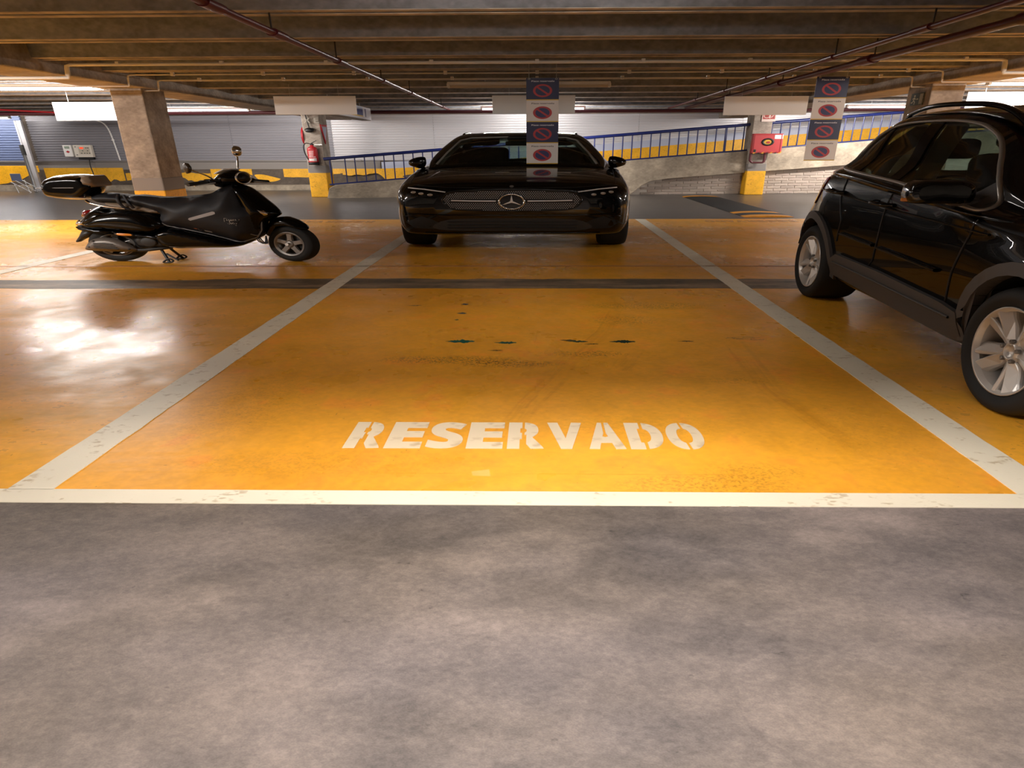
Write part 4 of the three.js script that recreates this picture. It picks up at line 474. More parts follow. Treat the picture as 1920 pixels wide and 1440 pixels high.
    wheel(car, 'front_wheel', [s * 0.815, 0.365, -0.87], { R: 0.365, rim: 0.235, W: 0.235, style: 'five', flip: s }); wheel(car, 'rear_wheel', [s * 0.815, 0.365, -3.76], { R: 0.365, rim: 0.235, W: 0.235, style: 'five', flip: s });
    const mir = part(car, 'door_mirror', pillow(round([[-0.075, -0.035], [-0.08, 0.02], [-0.045, 0.06], [0.02, 0.085], [0.065, 0.075], [0.07, -0.02], [0.035, -0.085], [-0.02, -0.07]].map(([a, b]) => [a, s > 0 ? -b : b])), 0.07, 0.06, 0.025), M.paint, [s * 0.865, 1.155, -1.42], [0, 0, s > 0 ? Math.PI : 0]); part(mir, 'mirror_arm', bar([0.03, s > 0 ? 0.06 : -0.06, 0], [0.09, s > 0 ? 0.13 : -0.13, -0.05], 0.02), M.gloss);
    part(car, 'roof_rail', tube([[s * 0.53, 1.53, -2.35], [s * 0.53, 1.585, -2.5], [s * 0.53, 1.605, -3.2], [s * 0.52, 1.56, -4.0], [s * 0.52, 1.52, -4.05]], 0.014, 40), M.gloss);
    part(car, 'bonnet_seam', low.line('top', [[s * 0.79, -0.2], [s * 0.8, -0.6], [s * 0.82, -1.2]], 0.004, 0), M.black);
    part(car, 'wheel_arch_trim', new THREE.TorusGeometry(0.405, 0.018, 8, 40, Math.PI).rotateY(Math.PI / 2).translate(s * 0.91, 0.365, -0.87), M.gloss);
  }
  const intake = round([[-0.62, 0.36], [-0.48, 0.46], [0, 0.475], [0.48, 0.46], [0.62, 0.36], [0.5, 0.31], [0, 0.3], [-0.5, 0.31]], 3); part(car, 'lower_intake', low.skin('front', intake, { lift: 0.003, thick: 0.02, h: 0.05 }), M.darkGrey); for (const y of [0.345, 0.385, 0.425]) part(car, 'intake_slat', low.line('front', [[-0.5, y], [0, y + 0.006], [0.5, y]], 0.007, 0.006), M.black);
  part(car, 'bumper_crease', low.line('front', [[-0.8, 0.535], [-0.5, 0.515], [0, 0.512], [0.5, 0.515], [0.8, 0.535]], 0.009, 0.002), M.gloss); part(car, 'skid_edge', low.line('front', [[-0.68, 0.275], [0, 0.262], [0.68, 0.275]], 0.009, 0.004), M.gloss);
  part(car, 'bonnet_badge', new THREE.CylinderGeometry(0.016, 0.016, 0.004, 18).rotateX(0.9).translate(...low.at('front', 0, 0.885, 0.002)), M.darkAlloy); part(car, 'bonnet_edge', low.line('front', [[-0.75, 0.9], [-0.5, 0.872], [0, 0.862], [0.5, 0.872], [0.75, 0.9]], 0.004, 0), M.black);
  part(car, 'wiper', tube([[-0.62, 1.13, -1.27], [-0.3, 1.155, -1.29], [0.05, 1.17, -1.3]], 0.008, 20), M.black); part(car, 'wiper', tube([[-0.05, 1.145, -1.26], [0.3, 1.155, -1.28], [0.64, 1.13, -1.27]], 0.008, 20), M.black);
  for (const s of [-0.38, 0.38]) { seat(car, s, 0.78, -2.3, M.cabin); seat(car, s, 0.8, -3.2, M.cabin); } part(car, 'rear_mirror', rbox(0.24, 0.07, 0.03, 0.02, 0, 1.43, -1.95), M.black); part(car, 'sensor_housing', rbox(0.2, 0.09, 0.12, 0.03, 0, 1.5, -2.0), M.black); part(car, 'steering_wheel', new THREE.TorusGeometry(0.18, 0.018, 10, 32), M.cabin, [0.38, 1.02, -1.85], [-0.4, 0, 0]);
}

// ---------------------------------------------------------------- car seen from the side (front axle at local z = 0, facing +z)
{ const car = thing('parked_car', 'black off-road style car seen from the side, with silver petal wheels and roof rails', 'car', [2.31, 0, -2.92], -0.026);
  const S = (z, ...h) => [z, h], L = 2.655;
  const rings = [
    S(0.9, [0, 0.44], [0.42, 0.44], [0.56, 0.48], [0.6, 0.58], [0.58, 0.7], [0.5, 0.76], [0.3, 0.79], [0, 0.8]),
    S(0.8, [0, 0.27], [0.6, 0.27], [0.78, 0.34], [0.82, 0.56], [0.8, 0.74], [0.7, 0.85], [0.4, 0.89], [0, 0.9]),
    S(0.55, [0, 0.24], [0.7, 0.24], [0.86, 0.32], [0.895, 0.56], [0.88, 0.8], [0.76, 0.92], [0.45, 0.97], [0, 0.985]),
    S(0.1, [0, 0.23], [0.74, 0.23], [0.87, 0.3], [0.905, 0.56], [0.895, 0.84], [0.8, 0.985], [0.45, 1.04], [0, 1.055]),
    S(-0.3, [0, 0.23], [0.76, 0.23], [0.86, 0.3], [0.9, 0.56], [0.9, 0.85], [0.855, 0.985], [0.5, 1.06], [0, 1.08]),
    S(-0.55, [0, 0.23], [0.76, 0.23], [0.855, 0.3], [0.895, 0.56], [0.9, 0.86], [0.875, 1.01], [0.5, 1.04], [0, 1.04]),
    S(-0.95, [0, 0.23], [0.76, 0.23], [0.855, 0.3], [0.895, 0.56], [0.9, 0.88], [0.87, 1.055], [0.8, 0.8], [0, 0.76]),
    S(-1.6, [0, 0.23], [0.76, 0.23], [0.855, 0.31], [0.895, 0.57], [0.9, 0.9], [0.87, 1.11], [0.8, 0.8], [0, 0.76]),
    S(-2.2, [0, 0.23], [0.76, 0.23], [0.86, 0.33], [0.9, 0.6], [0.905, 0.92], [0.865, 1.15], [0.8, 0.85], [0, 0.8]),
    S(-2.65, [0, 0.26], [0.74, 0.26], [0.87, 0.36], [0.905, 0.62], [0.9, 0.92], [0.85, 1.13], [0.7, 1.0], [0, 0.98]),
    S(-3.05, [0, 0.3], [0.7, 0.3], [0.84, 0.4], [0.865, 0.62], [0.82, 0.9], [0.74, 1.1], [0.5, 1.12], [0, 1.12]),
    S(-3.38, [0, 0.36], [0.6, 0.36], [0.72, 0.45], [0.77, 0.62], [0.72, 0.86], [0.63, 1.03], [0.4, 1.07], [0, 1.07]),
    S(-3.5, [0, 0.5], [0.4, 0.5], [0.52, 0.54], [0.56, 0.65], [0.53, 0.8], [0.45, 0.88], [0.28, 0.92], [0, 0.92])];
  const solid = loft(rings), low = surface(solid), wy = 0.335;
  const arches = []; for (const z of [0, -L]) for (const s of [-1, 1]) arches.push(arch(wy + 0.02, z, 0.385, s * 0.58, s * 1.1));
  part(car, 'body', cut(solid, ...arches), M.paint);
  for (const z of [0, -L]) for (const s of [-1, 1]) part(car, 'wheel_housing', new THREE.CylinderGeometry(0.384, 0.384, 0.3, 36, 1, true, 0.25, Math.PI - 0.5).rotateZ(Math.PI / 2).translate(s * 0.74, wy + 0.02, z), std({ color: 0x121110, roughness: 0.9, side: THREE.DoubleSide }));
  const top = [
    S(-0.22, [0, 0.96], [0.8, 0.96], [0.79, 0.99], [0.76, 1.02], [0.45, 1.05], [0, 1.06]),
    S(-0.6, [0, 0.96], [0.86, 0.97], [0.835, 1.08], [0.76, 1.22], [0.42, 1.29], [0, 1.31]),
    S(-1.05, [0, 0.97], [0.87, 1.0], [0.82, 1.18], [0.715, 1.45], [0.42, 1.54], [0, 1.56]),
    S(-1.5, [0, 0.98], [0.87, 1.03], [0.815, 1.24], [0.69, 1.55], [0.42, 1.62], [0, 1.64]),
    S(-2.05, [0, 0.98], [0.865, 1.07], [0.81, 1.28], [0.68, 1.57], [0.42, 1.635], [0, 1.65]),
    S(-2.42, [0, 0.98], [0.85, 1.1], [0.8, 1.26], [0.655, 1.545], [0.42, 1.61], [0, 1.63]),
    S(-2.8, [0, 0.98], [0.78, 1.1], [0.735, 1.22], [0.59, 1.46], [0.4, 1.55], [0, 1.58]),
    S(-3.1, [0, 0.98], [0.7, 1.08], [0.66, 1.16], [0.55, 1.32], [0.38, 1.38], [0, 1.4]),
    S(-3.3, [0, 0.98], [0.62, 1.04], [0.6, 1.08], [0.52, 1.12], [0.36, 1.13], [0, 1.14])];
  const roof = loft(top), up = surface(roof);
  const win = round([[-0.5, 1.02], [-0.57, 1.13], [-0.73, 1.265], [-0.93, 1.4], [-1.16, 1.485], [-1.48, 1.525], [-1.98, 1.53], [-2.24, 1.5], [-2.4, 1.435], [-2.49, 1.33], [-2.46, 1.225], [-2.3, 1.185], [-1.38, 1.12], [-0.71, 1.04]], 5);
  const wind = round([[-0.69, 1.09], [0, 1.12], [0.69, 1.09], [0.66, 1.28], [0.58, 1.46], [0.45, 1.53], [-0.45, 1.53], [-0.58, 1.46], [-0.66, 1.28]], 4);
  const rearG = round([[-0.5, 1.13], [0, 1.12], [0.5, 1.13], [0.5, 1.38], [0.4, 1.5], [-0.4, 1.5], [-0.5, 1.38]], 4);
  part(car, 'roof', cut(roof, loft(inset(top, 0.045, 0.04, 0.1, 0.06)), prismX(win, -1.2, 1.2), prismZ(wind, -1.5, 0.2), prismZ(rearG, -4, -2.75)), M.paint);
  part(car, 'windscreen', up.skin('front', wind, { lift: -0.006, thick: 0.004, h: 0.06 }), M.glass); part(car, 'rear_window', up.skin('rear', rearG, { lift: -0.006, thick: 0.004, h: 0.06 }), M.glass);
  const split = (a, b) => win.filter(([z]) => z <= a && z >= b);
  for (const how of ['side', 'far']) { part(car, 'side_window', up.skin(how, win, { lift: -0.004, thick: 0.004, h: 0.06 }), how === 'side' ? M.glass : M.clear); part(car, 'window_trim', up.line(how, win, 0.011, 0.004, 0.05, true), M.trim);
    part(car, 'door_pillar', up.skin(how, [[-1.44, 1.105], [-1.56, 1.12], [-1.72, 1.525], [-1.58, 1.525]], { lift: 0.002, thick: 0.02, h: 0.06 }), M.gloss); part(car, 'rear_pillar', up.skin(how, [[-2.05, 1.16], [-2.11, 1.165], [-2.25, 1.5], [-2.2, 1.505]], { lift: 0.002, thick: 0.02, h: 0.06 }), M.gloss); part(car, 'window_corner', up.skin(how, [[-0.5, 1.015], [-0.8, 1.035], [-0.74, 1.08], [-0.62, 1.17], [-0.56, 1.1]], { lift: 0.002, thick: 0.02, h: 0.05 }), M.plastic); }
  for (const [how, s] of [['side', -1], ['far', 1]]) {
    for (const z of [0, -L]) { const o = []; for (let k = 0; k <= 18; k++) { const a = -0.22 + (Math.PI + 0.44) * k / 18; o.push([z + 0.452 * Math.cos(a), wy + 0.02 + 0.452 * Math.sin(a)]); } const o2 = []; for (let k = 18; k >= 0; k--) { const a = -0.22 + (Math.PI + 0.44) * k / 18; o2.push([z + 0.384 * Math.cos(a), wy + 0.02 + 0.384 * Math.sin(a)]); } part(car, 'arch_cladding', low.skin(how, o.concat(o2), { lift: 0.016, thick: 0.05, h: 0.05 }), M.plastic); }
    part(car, 'sill_cladding', low.skin(how, [[-0.41, 0.24], [-0.44, 0.43], [-0.62, 0.455], [-1.4, 0.49], [-2.1, 0.5], [-2.22, 0.44], [-2.25, 0.3], [-1.3, 0.265]], { lift: 0.02, thick: 0.05, h: 0.06 }), M.plastic); part(car, 'sill_ridge', low.line(how, [[-0.5, 0.385], [-1.4, 0.41], [-2.15, 0.425]], 0.008, 0.022), M.plastic);
    part(car, 'door_seam', low.line(how, [[-1.47, 1.07], [-1.49, 0.95], [-1.5, 0.7], [-1.53, 0.55], [-1.6, 0.48]], 0.005, 0), M.black); part(car, 'door_seam', low.line(how, [[-0.46, 0.97], [-0.52, 0.85], [-0.58, 0.65], [-0.6, 0.46]], 0.005, 0), M.black); part(car, 'door_seam', low.line(how, [[-2.24, 1.1], [-2.22, 0.95], [-2.12, 0.78], [-2.16, 0.6]], 0.005, 0), M.black);
    part(car, 'side_moulding', low.line(how, [[-0.72, 0.63], [-1.1, 0.645], [-1.46, 0.655]], 0.013, 0.004), M.paint); part(car, 'side_moulding', low.line(how, [[-1.54, 0.66], [-1.85, 0.67], [-2.08, 0.675]], 0.013, 0.004), M.paint); part(car, 'shoulder_crease', low.line(how, [[-0.35, 0.9], [-1.4, 0.935], [-2.4, 0.99], [-2.7, 1.0]], 0.007, 0), M.paint);
    for (const [z, y] of [[-1.42, 0.965], [-2.2, 1.0]]) { const h = part(car, 'door_handle', tube([low.at(how, z + 0.02, y, 0), low.at(how, z - 0.02, y, 0.035), low.at(how, z - 0.1, y + 0.004, 0.042), low.at(how, z - 0.18, y + 0.006, 0.035), low.at(how, z - 0.22, y + 0.008, 0)], 0.014, 30), M.paint); part(h, 'handle_recess', low.skin(how, round([[z - 0.03, y - 0.03], [z - 0.16, y - 0.03], [z - 0.17, y + 0.03], [z - 0.03, y + 0.03]], 4), { lift: 0.001, thick: 0.01, h: 0.03 }), M.black); }
    part(car, 'tail_lamp', low.skin(how, round([[-2.62, 1.1], [-2.8, 1.08], [-2.95, 1.0], [-2.95, 0.88], [-2.82, 0.86], [-2.72, 0.95]], 4), { lift: 0.006, thick: 0.02, h: 0.04 }), M.tail);
    part(car, 'roof_rail', tube([up.at('top', s * 0.64, -0.86, -0.005), up.at('top', s * 0.64, -0.98, 0.04), up.at('top', s * 0.635, -1.2, 0.05), up.at('top', s * 0.635, -1.5, 0.045), up.at('top', s * 0.63, -2.0, 0.045), up.at('top', s * 0.6, -2.4, 0.03), up.at('top', s * 0.58, -2.52, -0.005)], 0.017, 50), M.gloss);
    for (const z of [0, -L]) wheel(car, z ? 'rear_wheel' : 'front_wheel', [s * 0.79, wy, z], { R: 0.345, rim: 0.236, W: 0.225, style: 'petal', flip: s });
    const mo = part(car, 'door_mirror', loft([[0.1, [[0, -0.05], [0.07, -0.05], [0.1, -0.02], [0.1, 0.04], [0.06, 0.07], [0, 0.072]]], [0.06, [[0, -0.075], [0.1, -0.075], [0.135, -0.04], [0.13, 0.06], [0.08, 0.1], [0, 0.105]]], [-0.06, [[0, -0.08], [0.11, -0.08], [0.14, -0.04], [0.135, 0.06], [0.09, 0.105], [0, 0.11]]]]), M.gloss, [s * 0.985, 1.1, -0.66], [0, s * 0.12, 0]); mo.geometry.scale(0.76, 0.72, 1); part(mo, 'mirror_glass', rbox(0.17, 0.1, 0.006, 0.002, 0, 0.008, -0.064), M.chrome); part(mo, 'indicator', rbox(0.09, 0.02, 0.02, 0.006, s * 0.06, -0.035, 0.062), M.amber, [0, 0, 0], [0, s * 0.35, 0]); part(mo, 'mirror_arm', rbox(0.14, 0.04, 0.09, 0.018, -s * 0.1, -0.05, 0), M.plastic);
    const hl = round([[s * 0.5, 0.72], [s * 0.78, 0.74], [s * 0.8, 0.82], [s * 0.68, 0.85], [s * 0.5, 0.82]], 3); part(car, 'headlamp', low.skin('front', s > 0 ? hl : hl.reverse(), { lift: 0.004, thick: 0.02, h: 0.05 }), M.chrome);
  }
  part(car, 'grille', low.skin('front', [[-0.44, 0.74], [0.44, 0.74], [0.44, 0.8], [-0.44, 0.8]], { lift: 0.004, thick: 0.02, h: 0.05 }), M.gloss); part(car, 'number_plate', rbox(0.52, 0.11, 0.01, 0.004, 0, 0.5, 0.91), M.white);
  part(car, 'aerial', merge(lathe([[0, 0], [0.022, 0], [0.012, 0.03], [0.004, 0.05], [0, 0.05]], 12), bar([0, 0.04, 0], [0, 0.2, -0.12], 0.0035, 6)), M.black, up.at('top', 0, -2.3, 0));
  for (const s of [-0.38, 0.38]) { seat(car, s, 0.72, -1.15, M.cabin, 1.05); seat(car, s, 0.64, -2.05, M.cabin, 0.85); } part(car, 'steering_wheel', new THREE.TorusGeometry(0.18, 0.017, 10, 32), M.cabin, [0.38, 1.0, -0.85], [-0.35, 0, 0]); part(car, 'headlining', rbox(1.15, 0.02, 1.5, 0.008, 0, 1.555, -1.85), M.headlining); part(car, 'door_card', box(0.03, 0.3, 1.9, 0.8, 0.92, -1.5), M.cabin);
  for (const s of [-1, 1]) part(car, 'belt_pillar', tube([[s * 0.78, 1.08, -1.5], [s * 0.71, 1.3, -1.58], [s * 0.63, 1.5, -1.66]], 0.045, 20), M.headlining); part(car, 'dashboard', rbox(1.5, 0.3, 0.35, 0.08, 0, 0.92, -0.62), M.cabin); for (const s of [-1, 1]) part(car, 'pillar_trim', tube([[s * 0.66, 1.1, -2.62], [s * 0.6, 1.3, -2.6], [s * 0.5, 1.5, -2.45]], 0.06, 20), M.headlining); part(car, 'grab_handle', bar([0.72, 1.02, -0.9], [0.72, 1.06, -1.1], 0.01), M.steel);
}
// ---------------------------------------------------------------- scooter (side on, front wheel to the right)
{ const s = thing('motor_scooter', 'black motor scooter with a top box and a dark leg cover on its centre stand', 'scooter', [-2.45, 0, -7.5]);
  const P = (name, o, half, m, { soft = half, h = 0.03, z = 0, r = 5, edge = 0.15, parent = s } = {}) => part(parent, name, pillow(r ? round(o, r) : o, half, soft, h, edge), m, [0, 0, z]);
  const wheelAt = (name, x, y, R, rim, W, turn) => wheel(s, name, [x, y, 0], { R, rim, W, style: 'scooter', flip: 1, turn: -Math.PI / 2 + turn });
  wheelAt('rear_wheel', -0.61, 0.218, 0.212, 0.137, 0.12, 0); 
  // steering assembly, turned towards the camera
  const fork = new THREE.Group(); fork.name = 'steering'; fork.position.set(0.68, 0, 0); fork.rotation.y = -0.55; s.add(fork);
  wheel(fork, 'front_wheel', [0, 0.222, 0], { R: 0.22, rim: 0.147, W: 0.11, style: 'scooter', flip: 1, turn: -Math.PI / 2 });
  part(fork, 'front_mudguard', pillow(round([[-0.21, 0.4], [-0.15, 0.53], [-0.03, 0.562], [0.07, 0.515], [0.15, 0.425], [0.11, 0.405], [-0.0, 0.43], [-0.11, 0.4], [-0.2, 0.28], [-0.225, 0.33]], 5), 0.085, 0.06, 0.022, 0.25), M.bikePaint); part(fork, 'fork_arm', bar([0, 0.222, -0.075], [-0.06, 0.52, -0.05], 0.02), M.darkGrey); part(fork, 'axle_nut', bar([0, 0.222, 0.05], [0, 0.222, 0.075], 0.018, 12), M.steel);
  P('leg_shield', [[0.3, 0.947], [0.374, 0.951], [0.449, 0.9], [0.53, 0.78], [0.592, 0.68], [0.622, 0.6], [0.59, 0.56], [0.52, 0.5], [0.487, 0.381], [0.439, 0.311], [0.367, 0.362], [0.342, 0.661]], 0.2, M.bikePaint, { soft: 0.14 });
  P('front_indicator', [[0.475, 0.699], [0.517, 0.676], [0.566, 0.61], [0.535, 0.592], [0.5, 0.628]], 0.03, M.chrome, { z: 0.16, h: 0.02 });
  const body = P('rear_body', [[-0.838, 0.466], [-0.81, 0.542], [-0.759, 0.621], [-0.677, 0.69], [-0.564, 0.67], [-0.426, 0.657], [-0.29, 0.633], [-0.211, 0.574], [-0.18, 0.464], [-0.22, 0.363], [-0.328, 0.363], [-0.511, 0.4], [-0.718, 0.435]], 0.19, M.bikePaint, { soft: 0.12 });
  for (const k of [1, -1]) P('side_bulge', [[-0.769, 0.457], [-0.67, 0.595], [-0.522, 0.64], [-0.361, 0.624], [-0.273, 0.544], [-0.244, 0.444], [-0.29, 0.383], [-0.453, 0.4], [-0.626, 0.429]], 0.085, M.bikePaint, { soft: 0.13, z: k * 0.155, edge: 0.05, h: 0.025 });
  P('body_skirt', [[-0.836, 0.457], [-0.719, 0.437], [-0.512, 0.4], [-0.329, 0.359], [-0.2, 0.332], [-0.245, 0.281], [-0.405, 0.327], [-0.728, 0.384], [-0.823, 0.415]], 0.2, M.bikePaint, { soft: 0.03, edge: 0.6 });
  P('side_reflector', [[-0.525, 0.384], [-0.432, 0.376], [-0.425, 0.352], [-0.518, 0.358]], 0.01, M.amber, { z: 0.2, h: 0.015, r: 3 });
  P('tail_lamp', [[-0.826, 0.576], [-0.798, 0.638], [-0.72, 0.65], [-0.75, 0.585], [-0.804, 0.558]], 0.07, M.tail, { h: 0.02 }); for (const k of [1, -1]) P('rear_indicator', [[-0.84, 0.482], [-0.812, 0.535], [-0.776, 0.522], [-0.758, 0.461], [-0.821, 0.458]], 0.03, M.chrome, { z: k * 0.11, h: 0.02 });
  P('mud_flap', [[-0.83, 0.409], [-0.745, 0.384], [-0.77, 0.34], [-0.857, 0.283], [-0.895, 0.25], [-0.912, 0.258], [-0.882, 0.313]], 0.06, M.black, { soft: 0.02, edge: 0.5 });
  const seatPart = P('seat', [[-0.704, 0.79], [-0.675, 0.846], [-0.558, 0.855], [-0.445, 0.838], [-0.264, 0.812], [-0.141, 0.79], [-0.13, 0.7], [-0.196, 0.639], [-0.287, 0.66], [-0.396, 0.71], [-0.509, 0.728], [-0.636, 0.733], [-0.69, 0.752]], 0.16, M.fabric, { soft: 0.08 });
  P('seat_base', [[-0.6, 0.74], [-0.461, 0.74], [-0.33, 0.69], [-0.17, 0.645], [-0.19, 0.6], [-0.36, 0.63], [-0.54, 0.655]], 0.12, M.tan, { soft: 0.03, edge: 0.7 });
  part(seatPart, 'strap', tube([[-0.48, 0.845, 0.1], [-0.47, 0.78, 0.165], [-0.45, 0.7, 0.15], [-0.42, 0.665, 0.13]], 0.013, 20), M.fabric); part(seatPart, 'strap', tube([[-0.44, 0.83, 0.11], [-0.4, 0.74, 0.16], [-0.38, 0.68, 0.14]], 0.012, 20), M.fabric);
  const rack = part(s, 'luggage_rack', merge(...[1, -1].map((k) => tube([[-0.73, 0.77, k * 0.08], [-0.68, 0.735, k * 0.12], [-0.58, 0.7, k * 0.13], [-0.45, 0.672, k * 0.12]], 0.011, 30))), M.chrome);
  const topBox = new THREE.Group(); topBox.name = 'top_box'; topBox.position.set(0.02, 0, 0); s.add(topBox);
  part(topBox, 'shell', pillow(round([[-1.05, 0.934], [-1.02, 1.01], [-0.95, 1.06], [-0.808, 1.078], [-0.69, 1.07], [-0.65, 1.035], [-0.628, 0.94], [-0.65, 0.863], [-0.712, 0.797], [-0.779, 0.776], [-0.917, 0.784], [-1.017, 0.81], [-1.046, 0.86]].map(([a, b]) => [-0.838 + (a + 0.838) * 0.92, b]), 4), 0.2, 0.07, 0.02), M.bikePaint); part(topBox, 'back_pad', pillow(round([[-0.745, 1.045], [-0.66, 1.064], [-0.635, 1.012], [-0.62, 0.94], [-0.7, 0.925], [-0.75, 0.91], [-0.745, 0.98]], 4), 0.19, 0.05, 0.025, 0.7), M.tan); part(topBox, 'seam', bar([-1.03, 0.924, 0.19], [-0.76, 0.926, 0.204], 0.004), M.piping);
  // dark fabric leg cover with piped edge
  const coverLine = [[-0.4, 0.827], [-0.162, 0.8], [0.014, 0.82], [0.167, 0.85], [0.231, 0.902], [0.305, 0.947], [0.36, 0.943], [0.377, 0.9], [0.39, 0.807], [0.43, 0.719], [0.488, 0.662], [0.509, 0.6], [0.488, 0.4], [0.45, 0.312], [0.335, 0.254], [0.275, 0.268], [0.129, 0.34], [-0.04, 0.403], [-0.186, 0.454], [-0.241, 0.52], [-0.22, 0.6], [-0.29, 0.66], [-0.396, 0.72]];
  const cg = pillow(round(coverLine, 5), 0.25, 0.2, 0.024, 0.35); { const p = cg.attributes.position; for (let i = 0; i < p.count; i++) { const x = p.getX(i), y = p.getY(i), z = p.getZ(i), k = Math.sign(z); p.setZ(i, z + k * (0.018 * Math.sin(x * 26 - y * 17) * smooth(y, 0.55, 0.8) + 0.012 * (fbm(x * 9, y * 9, 3) - 0.5))); } cg.computeVertexNormals(); }
  const cover = part(s, 'leg_cover', cg, M.fabric); const cs = surface(cg), front = (o, q) => cs.skin('front', o, { h: 0.03, lift: 0.003, thick: 0.006, ...q });
  part(cover, 'piping', cs.line('front', [[0.368, 0.925], [0.375, 0.88], [0.39, 0.807], [0.43, 0.722], [0.485, 0.662], [0.504, 0.6], [0.484, 0.4], [0.446, 0.318], [0.335, 0.262], [0.275, 0.276], [0.129, 0.348], [-0.04, 0.411], [-0.186, 0.462], [-0.233, 0.52]], 0.006, 0.005), M.piping);
  part(cover, 'reflective_strip', front([[0.035, 0.54], [0.2, 0.608], [0.222, 0.622], [0.222, 0.645], [0.205, 0.65], [0.03, 0.572], [0.022, 0.555]]), M.reflector);
  const patchMap = print(128, 96, (c, w, h) => { c.fillStyle = '#0c0d12'; c.fillRect(0, 0, w, h); c.strokeStyle = '#a8a49c'; c.lineWidth = 6; c.strokeRect(5, 5, w - 10, h - 10); for (let k = 0; k < 5; k++) { c.beginPath(); c.arc(30 + k * 17, 26, 5, 0.6, 5); c.stroke(); c.beginPath(); c.moveTo(24 + k * 17, 74); c.lineTo(34 + k * 17, 66); c.stroke(); } c.beginPath(); c.arc(62, 48, 16, 0.5, 5.4); c.stroke(); });
  { const o = [[0.275, 0.572], [0.378, 0.552], [0.352, 0.478], [0.3, 0.5], [0.272, 0.53]], g = front(o), p = g.attributes.position, uv = []; for (let i = 0; i < p.count; i++) uv.push((p.getX(i) - 0.27) / 0.11, (p.getY(i) - 0.475) / 0.1); g.setAttribute('uv', new THREE.Float32BufferAttribute(uv, 2)); part(cover, 'patch', g, std({ map: patchMap, roughness: 0.6 })); }
  part(cover, 'tab', front([[0.028, 0.445], [0.05, 0.437], [0.05, 0.427], [0.028, 0.434]], { h: 0.012 }), std({ color: 0xb86a50, roughness: 0.6 })); part(cover, 'tab', front([[0.1, 0.417], [0.15, 0.4], [0.15, 0.386], [0.1, 0.402]], { h: 0.012 }), M.reflector); part(cover, 'snap', new THREE.TorusGeometry(0.012, 0.003, 6, 16).translate(...cs.at('front', 0.075, 0.428, 0.004)), M.darkGrey); part(cover, 'loop', tube([cs.at('front', 0.42, 0.37, 0.004), cs.at('front', 0.45, 0.345, 0.008), cs.at('front', 0.47, 0.36, 0.01), cs.at('front', 0.472, 0.39, 0.004)], 0.005, 20), M.piping);
  P('footboard', [[-0.29, 0.383], [-0.152, 0.444], [-0.04, 0.403], [0.129, 0.338], [0.286, 0.27], [0.425, 0.296], [0.328, 0.215], [0.218, 0.186], [0.051, 0.182], [-0.069, 0.178], [-0.165, 0.178], [-0.264, 0.23]], 0.2, M.bikePaint, { soft: 0.05, edge: 0.4 });
  P('engine', [[-0.42, 0.363], [-0.281, 0.363], [-0.2, 0.281], [-0.2, 0.189], [-0.404, 0.168], [-0.47, 0.261]], 0.13, M.black, { soft: 0.04, edge: 0.5 }); part(s, 'fan_cover', lathe([[0, 0.02], [0.05, 0.02], [0.062, 0], [0.062, -0.03]], 24).rotateX(Math.PI / 2), M.darkGrey, [-0.335, 0.265, 0.135]);
  const muff = P('muffler', [[-0.8, 0.205], [-0.74, 0.298], [-0.64, 0.322], [-0.54, 0.285], [-0.44, 0.182], [-0.452, 0.155], [-0.6, 0.148], [-0.79, 0.165]], 0.06, M.muffler, { soft: 0.07, z: 0.13, h: 0.022, edge: 0.25 }); for (let k = 0; k < 4; k++) part(muff, 'vent_slot', bar([-0.72, 0.262 - k * 0.02, 0.062], [-0.58 + k * 0.012, 0.245 - k * 0.02, 0.062], 0.005, 6), M.black); for (const [x, y] of [[-0.76, 0.21], [-0.475, 0.18], [-0.72, 0.285]]) part(muff, 'bolt', new THREE.SphereGeometry(0.01, 10, 8), M.darkGrey, [x, y, 0.05]);
  part(s, 'exhaust_pipe', tube([[-0.5, 0.165, 0.12], [-0.4, 0.16, 0.12], [-0.3, 0.175, 0.11], [-0.2, 0.19, 0.06]], 0.02, 30), M.darkGrey);
  const stand = new THREE.Group(); stand.name = 'centre_stand'; s.add(stand); for (const k of [1, -1]) { part(stand, 'stand_leg', bar([-0.28, 0.17, k * 0.08], [-0.215, 0.012, k * 0.15], 0.013), M.black); part(stand, 'stand_foot', tube([[-0.26, 0.01, k * 0.15], [-0.21, 0.01, k * 0.15], [-0.185, 0.03, k * 0.15], [-0.215, 0.055, k * 0.148]], 0.009, 16, 8, true), M.black); } part(stand, 'kick_lever', bar([-0.24, 0.11, 0.1], [-0.14, 0.04, 0.17], 0.01), M.black);
  // handlebar head, turned with the wheel
  const head = new THREE.Group(); head.name = 'handlebar_head'; head.position.set(0.31, 0, 0); head.rotation.y = -0.55; s.add(head);
  part(head, 'head_shell', pillow(round([[-0.13, 0.965], [-0.1, 1.04], [-0.03, 1.1], [0.05, 1.122], [0.1, 1.085], [0.13, 1.02], [0.09, 0.955], [-0.02, 0.91], [-0.08, 0.9]], 5), 0.13, 0.1, 0.025), M.bikePaint); part(head, 'headlamp', new THREE.SphereGeometry(0.07, 24, 16).scale(0.45, 0.8, 0.95), M.clear, [0.115, 1.03, 0]); part(head, 'headlamp_ring', new THREE.TorusGeometry(0.068, 0.008, 8, 28).rotateY(Math.PI / 2), M.chrome, [0.12, 1.03, 0]); part(head, 'instrument_panel', rbox(0.12, 0.014, 0.16, 0.006), M.white, [-0.03, 1.105, 0], [0, 0, 0.5]);
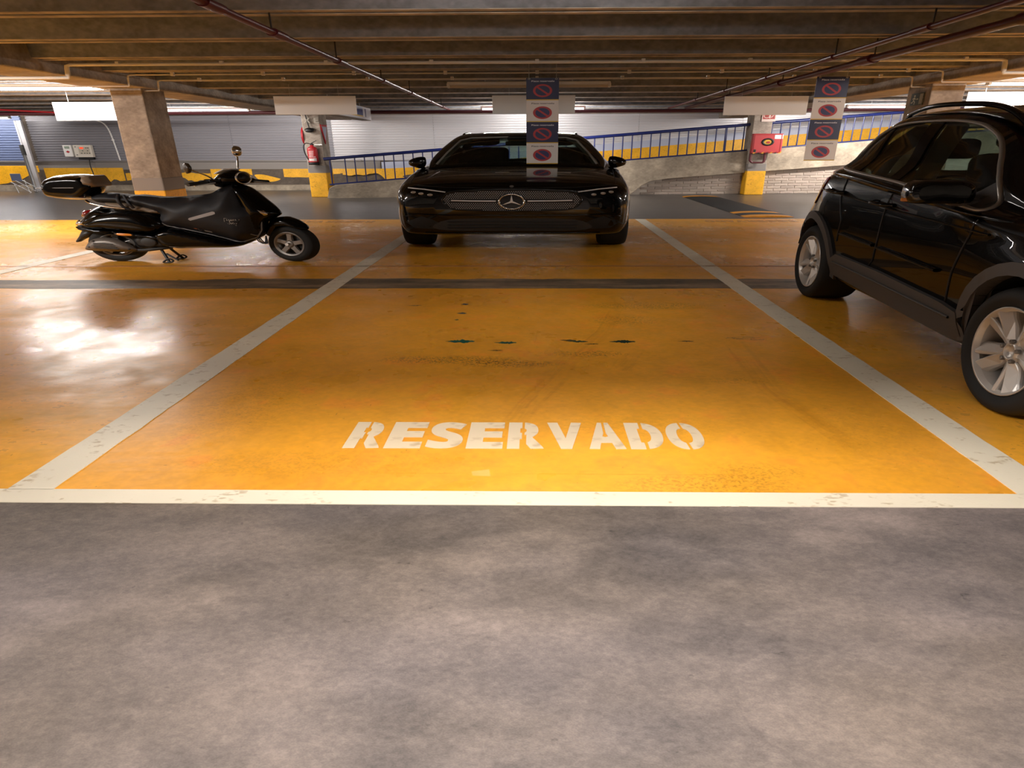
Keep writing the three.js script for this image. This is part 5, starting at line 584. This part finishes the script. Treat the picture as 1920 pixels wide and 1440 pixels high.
  for (const k of [1, -1]) { part(head, 'handlebar', bar([-0.02, 0.99, k * 0.1], [-0.02, 0.985, k * 0.24], 0.016), M.black); part(head, 'grip', bar([-0.02, 0.985, k * 0.22], [-0.03, 0.965, k * 0.37], 0.021, 12), M.black); part(head, 'switch_box', rbox(0.09, 0.06, 0.1, 0.02, -0.02, 0.99, k * 0.16), M.bikePaint); part(head, 'brake_lever', bar([0.03, 0.98, k * 0.18], [0.02, 0.95, k * 0.36], 0.006), M.steel);
    const mc = k > 0 ? [-0.013, 1.15, 0.37] : [-0.13, 1.335, -0.21]; part(head, 'mirror_stalk', tube(k > 0 ? [[-0.02, 1.0, 0.13], [-0.02, 1.06, 0.2], [-0.015, 1.13, 0.33]] : [[-0.06, 1.06, -0.12], [-0.1, 1.2, -0.18], [-0.125, 1.29, -0.21]], 0.008, 20), M.chrome);
    const m = part(head, 'mirror', lathe([[0, 0.012], [0.05, 0.01], [0.062, 0], [0.055, -0.02], [0.02, -0.035], [0, -0.036]], 26), k > 0 ? M.mirrorBackReflection : M.chrome, mc, k > 0 ? [Math.PI / 2, 0, 0.5] : [Math.PI / 2, 0, Math.PI / 2 - 0.35]); }  // near mirror shell: its brown paints in the orange floor reflected on black
  for (let k = 0; k < 3; k++) part(s, 'brake_cable', tube([[0.44, 0.33, 0.1 - k * 0.03], [0.45 + k * 0.015, 0.27, 0.1], [0.49 + k * 0.01, 0.24, 0.09], [0.5, 0.33, 0.06]], 0.005, 20), M.black);
}
// ---------------------------------------------------------------- final sizes
function widen() {
  scene.updateMatrixWorld(true); const cache = new Map(), nodes = [], at = new Map([[scene, V(0, 0, 0)]]);
  scene.traverse((o) => { if (o !== scene && !o.isCamera) nodes.push([o, o.matrixWorld.clone()]); });
  for (const [o, m] of nodes) {
    const p = V(0, 0, 0).setFromMatrixPosition(m); p.x *= WIDE; const e = m.clone().setPosition(0, 0, 0), w = new THREE.Matrix4().makeScale(WIDE, 1, 1).multiply(e); at.set(o, p);
    if (o.isLight) { o.width *= WIDE; o.position.copy(p).sub(at.get(o.parent)); continue; }
    if (o.isMesh) { const k = o.geometry.uuid + e.elements.map((v) => v.toFixed(5)).join(); if (!cache.has(k)) cache.set(k, o.geometry.clone().applyMatrix4(w)); o.geometry = cache.get(k); }
    o.position.copy(p).sub(at.get(o.parent)); o.rotation.set(0, 0, 0); o.scale.set(1, 1, 1);
  }
}
widen();
renderer.render(scene, camera);
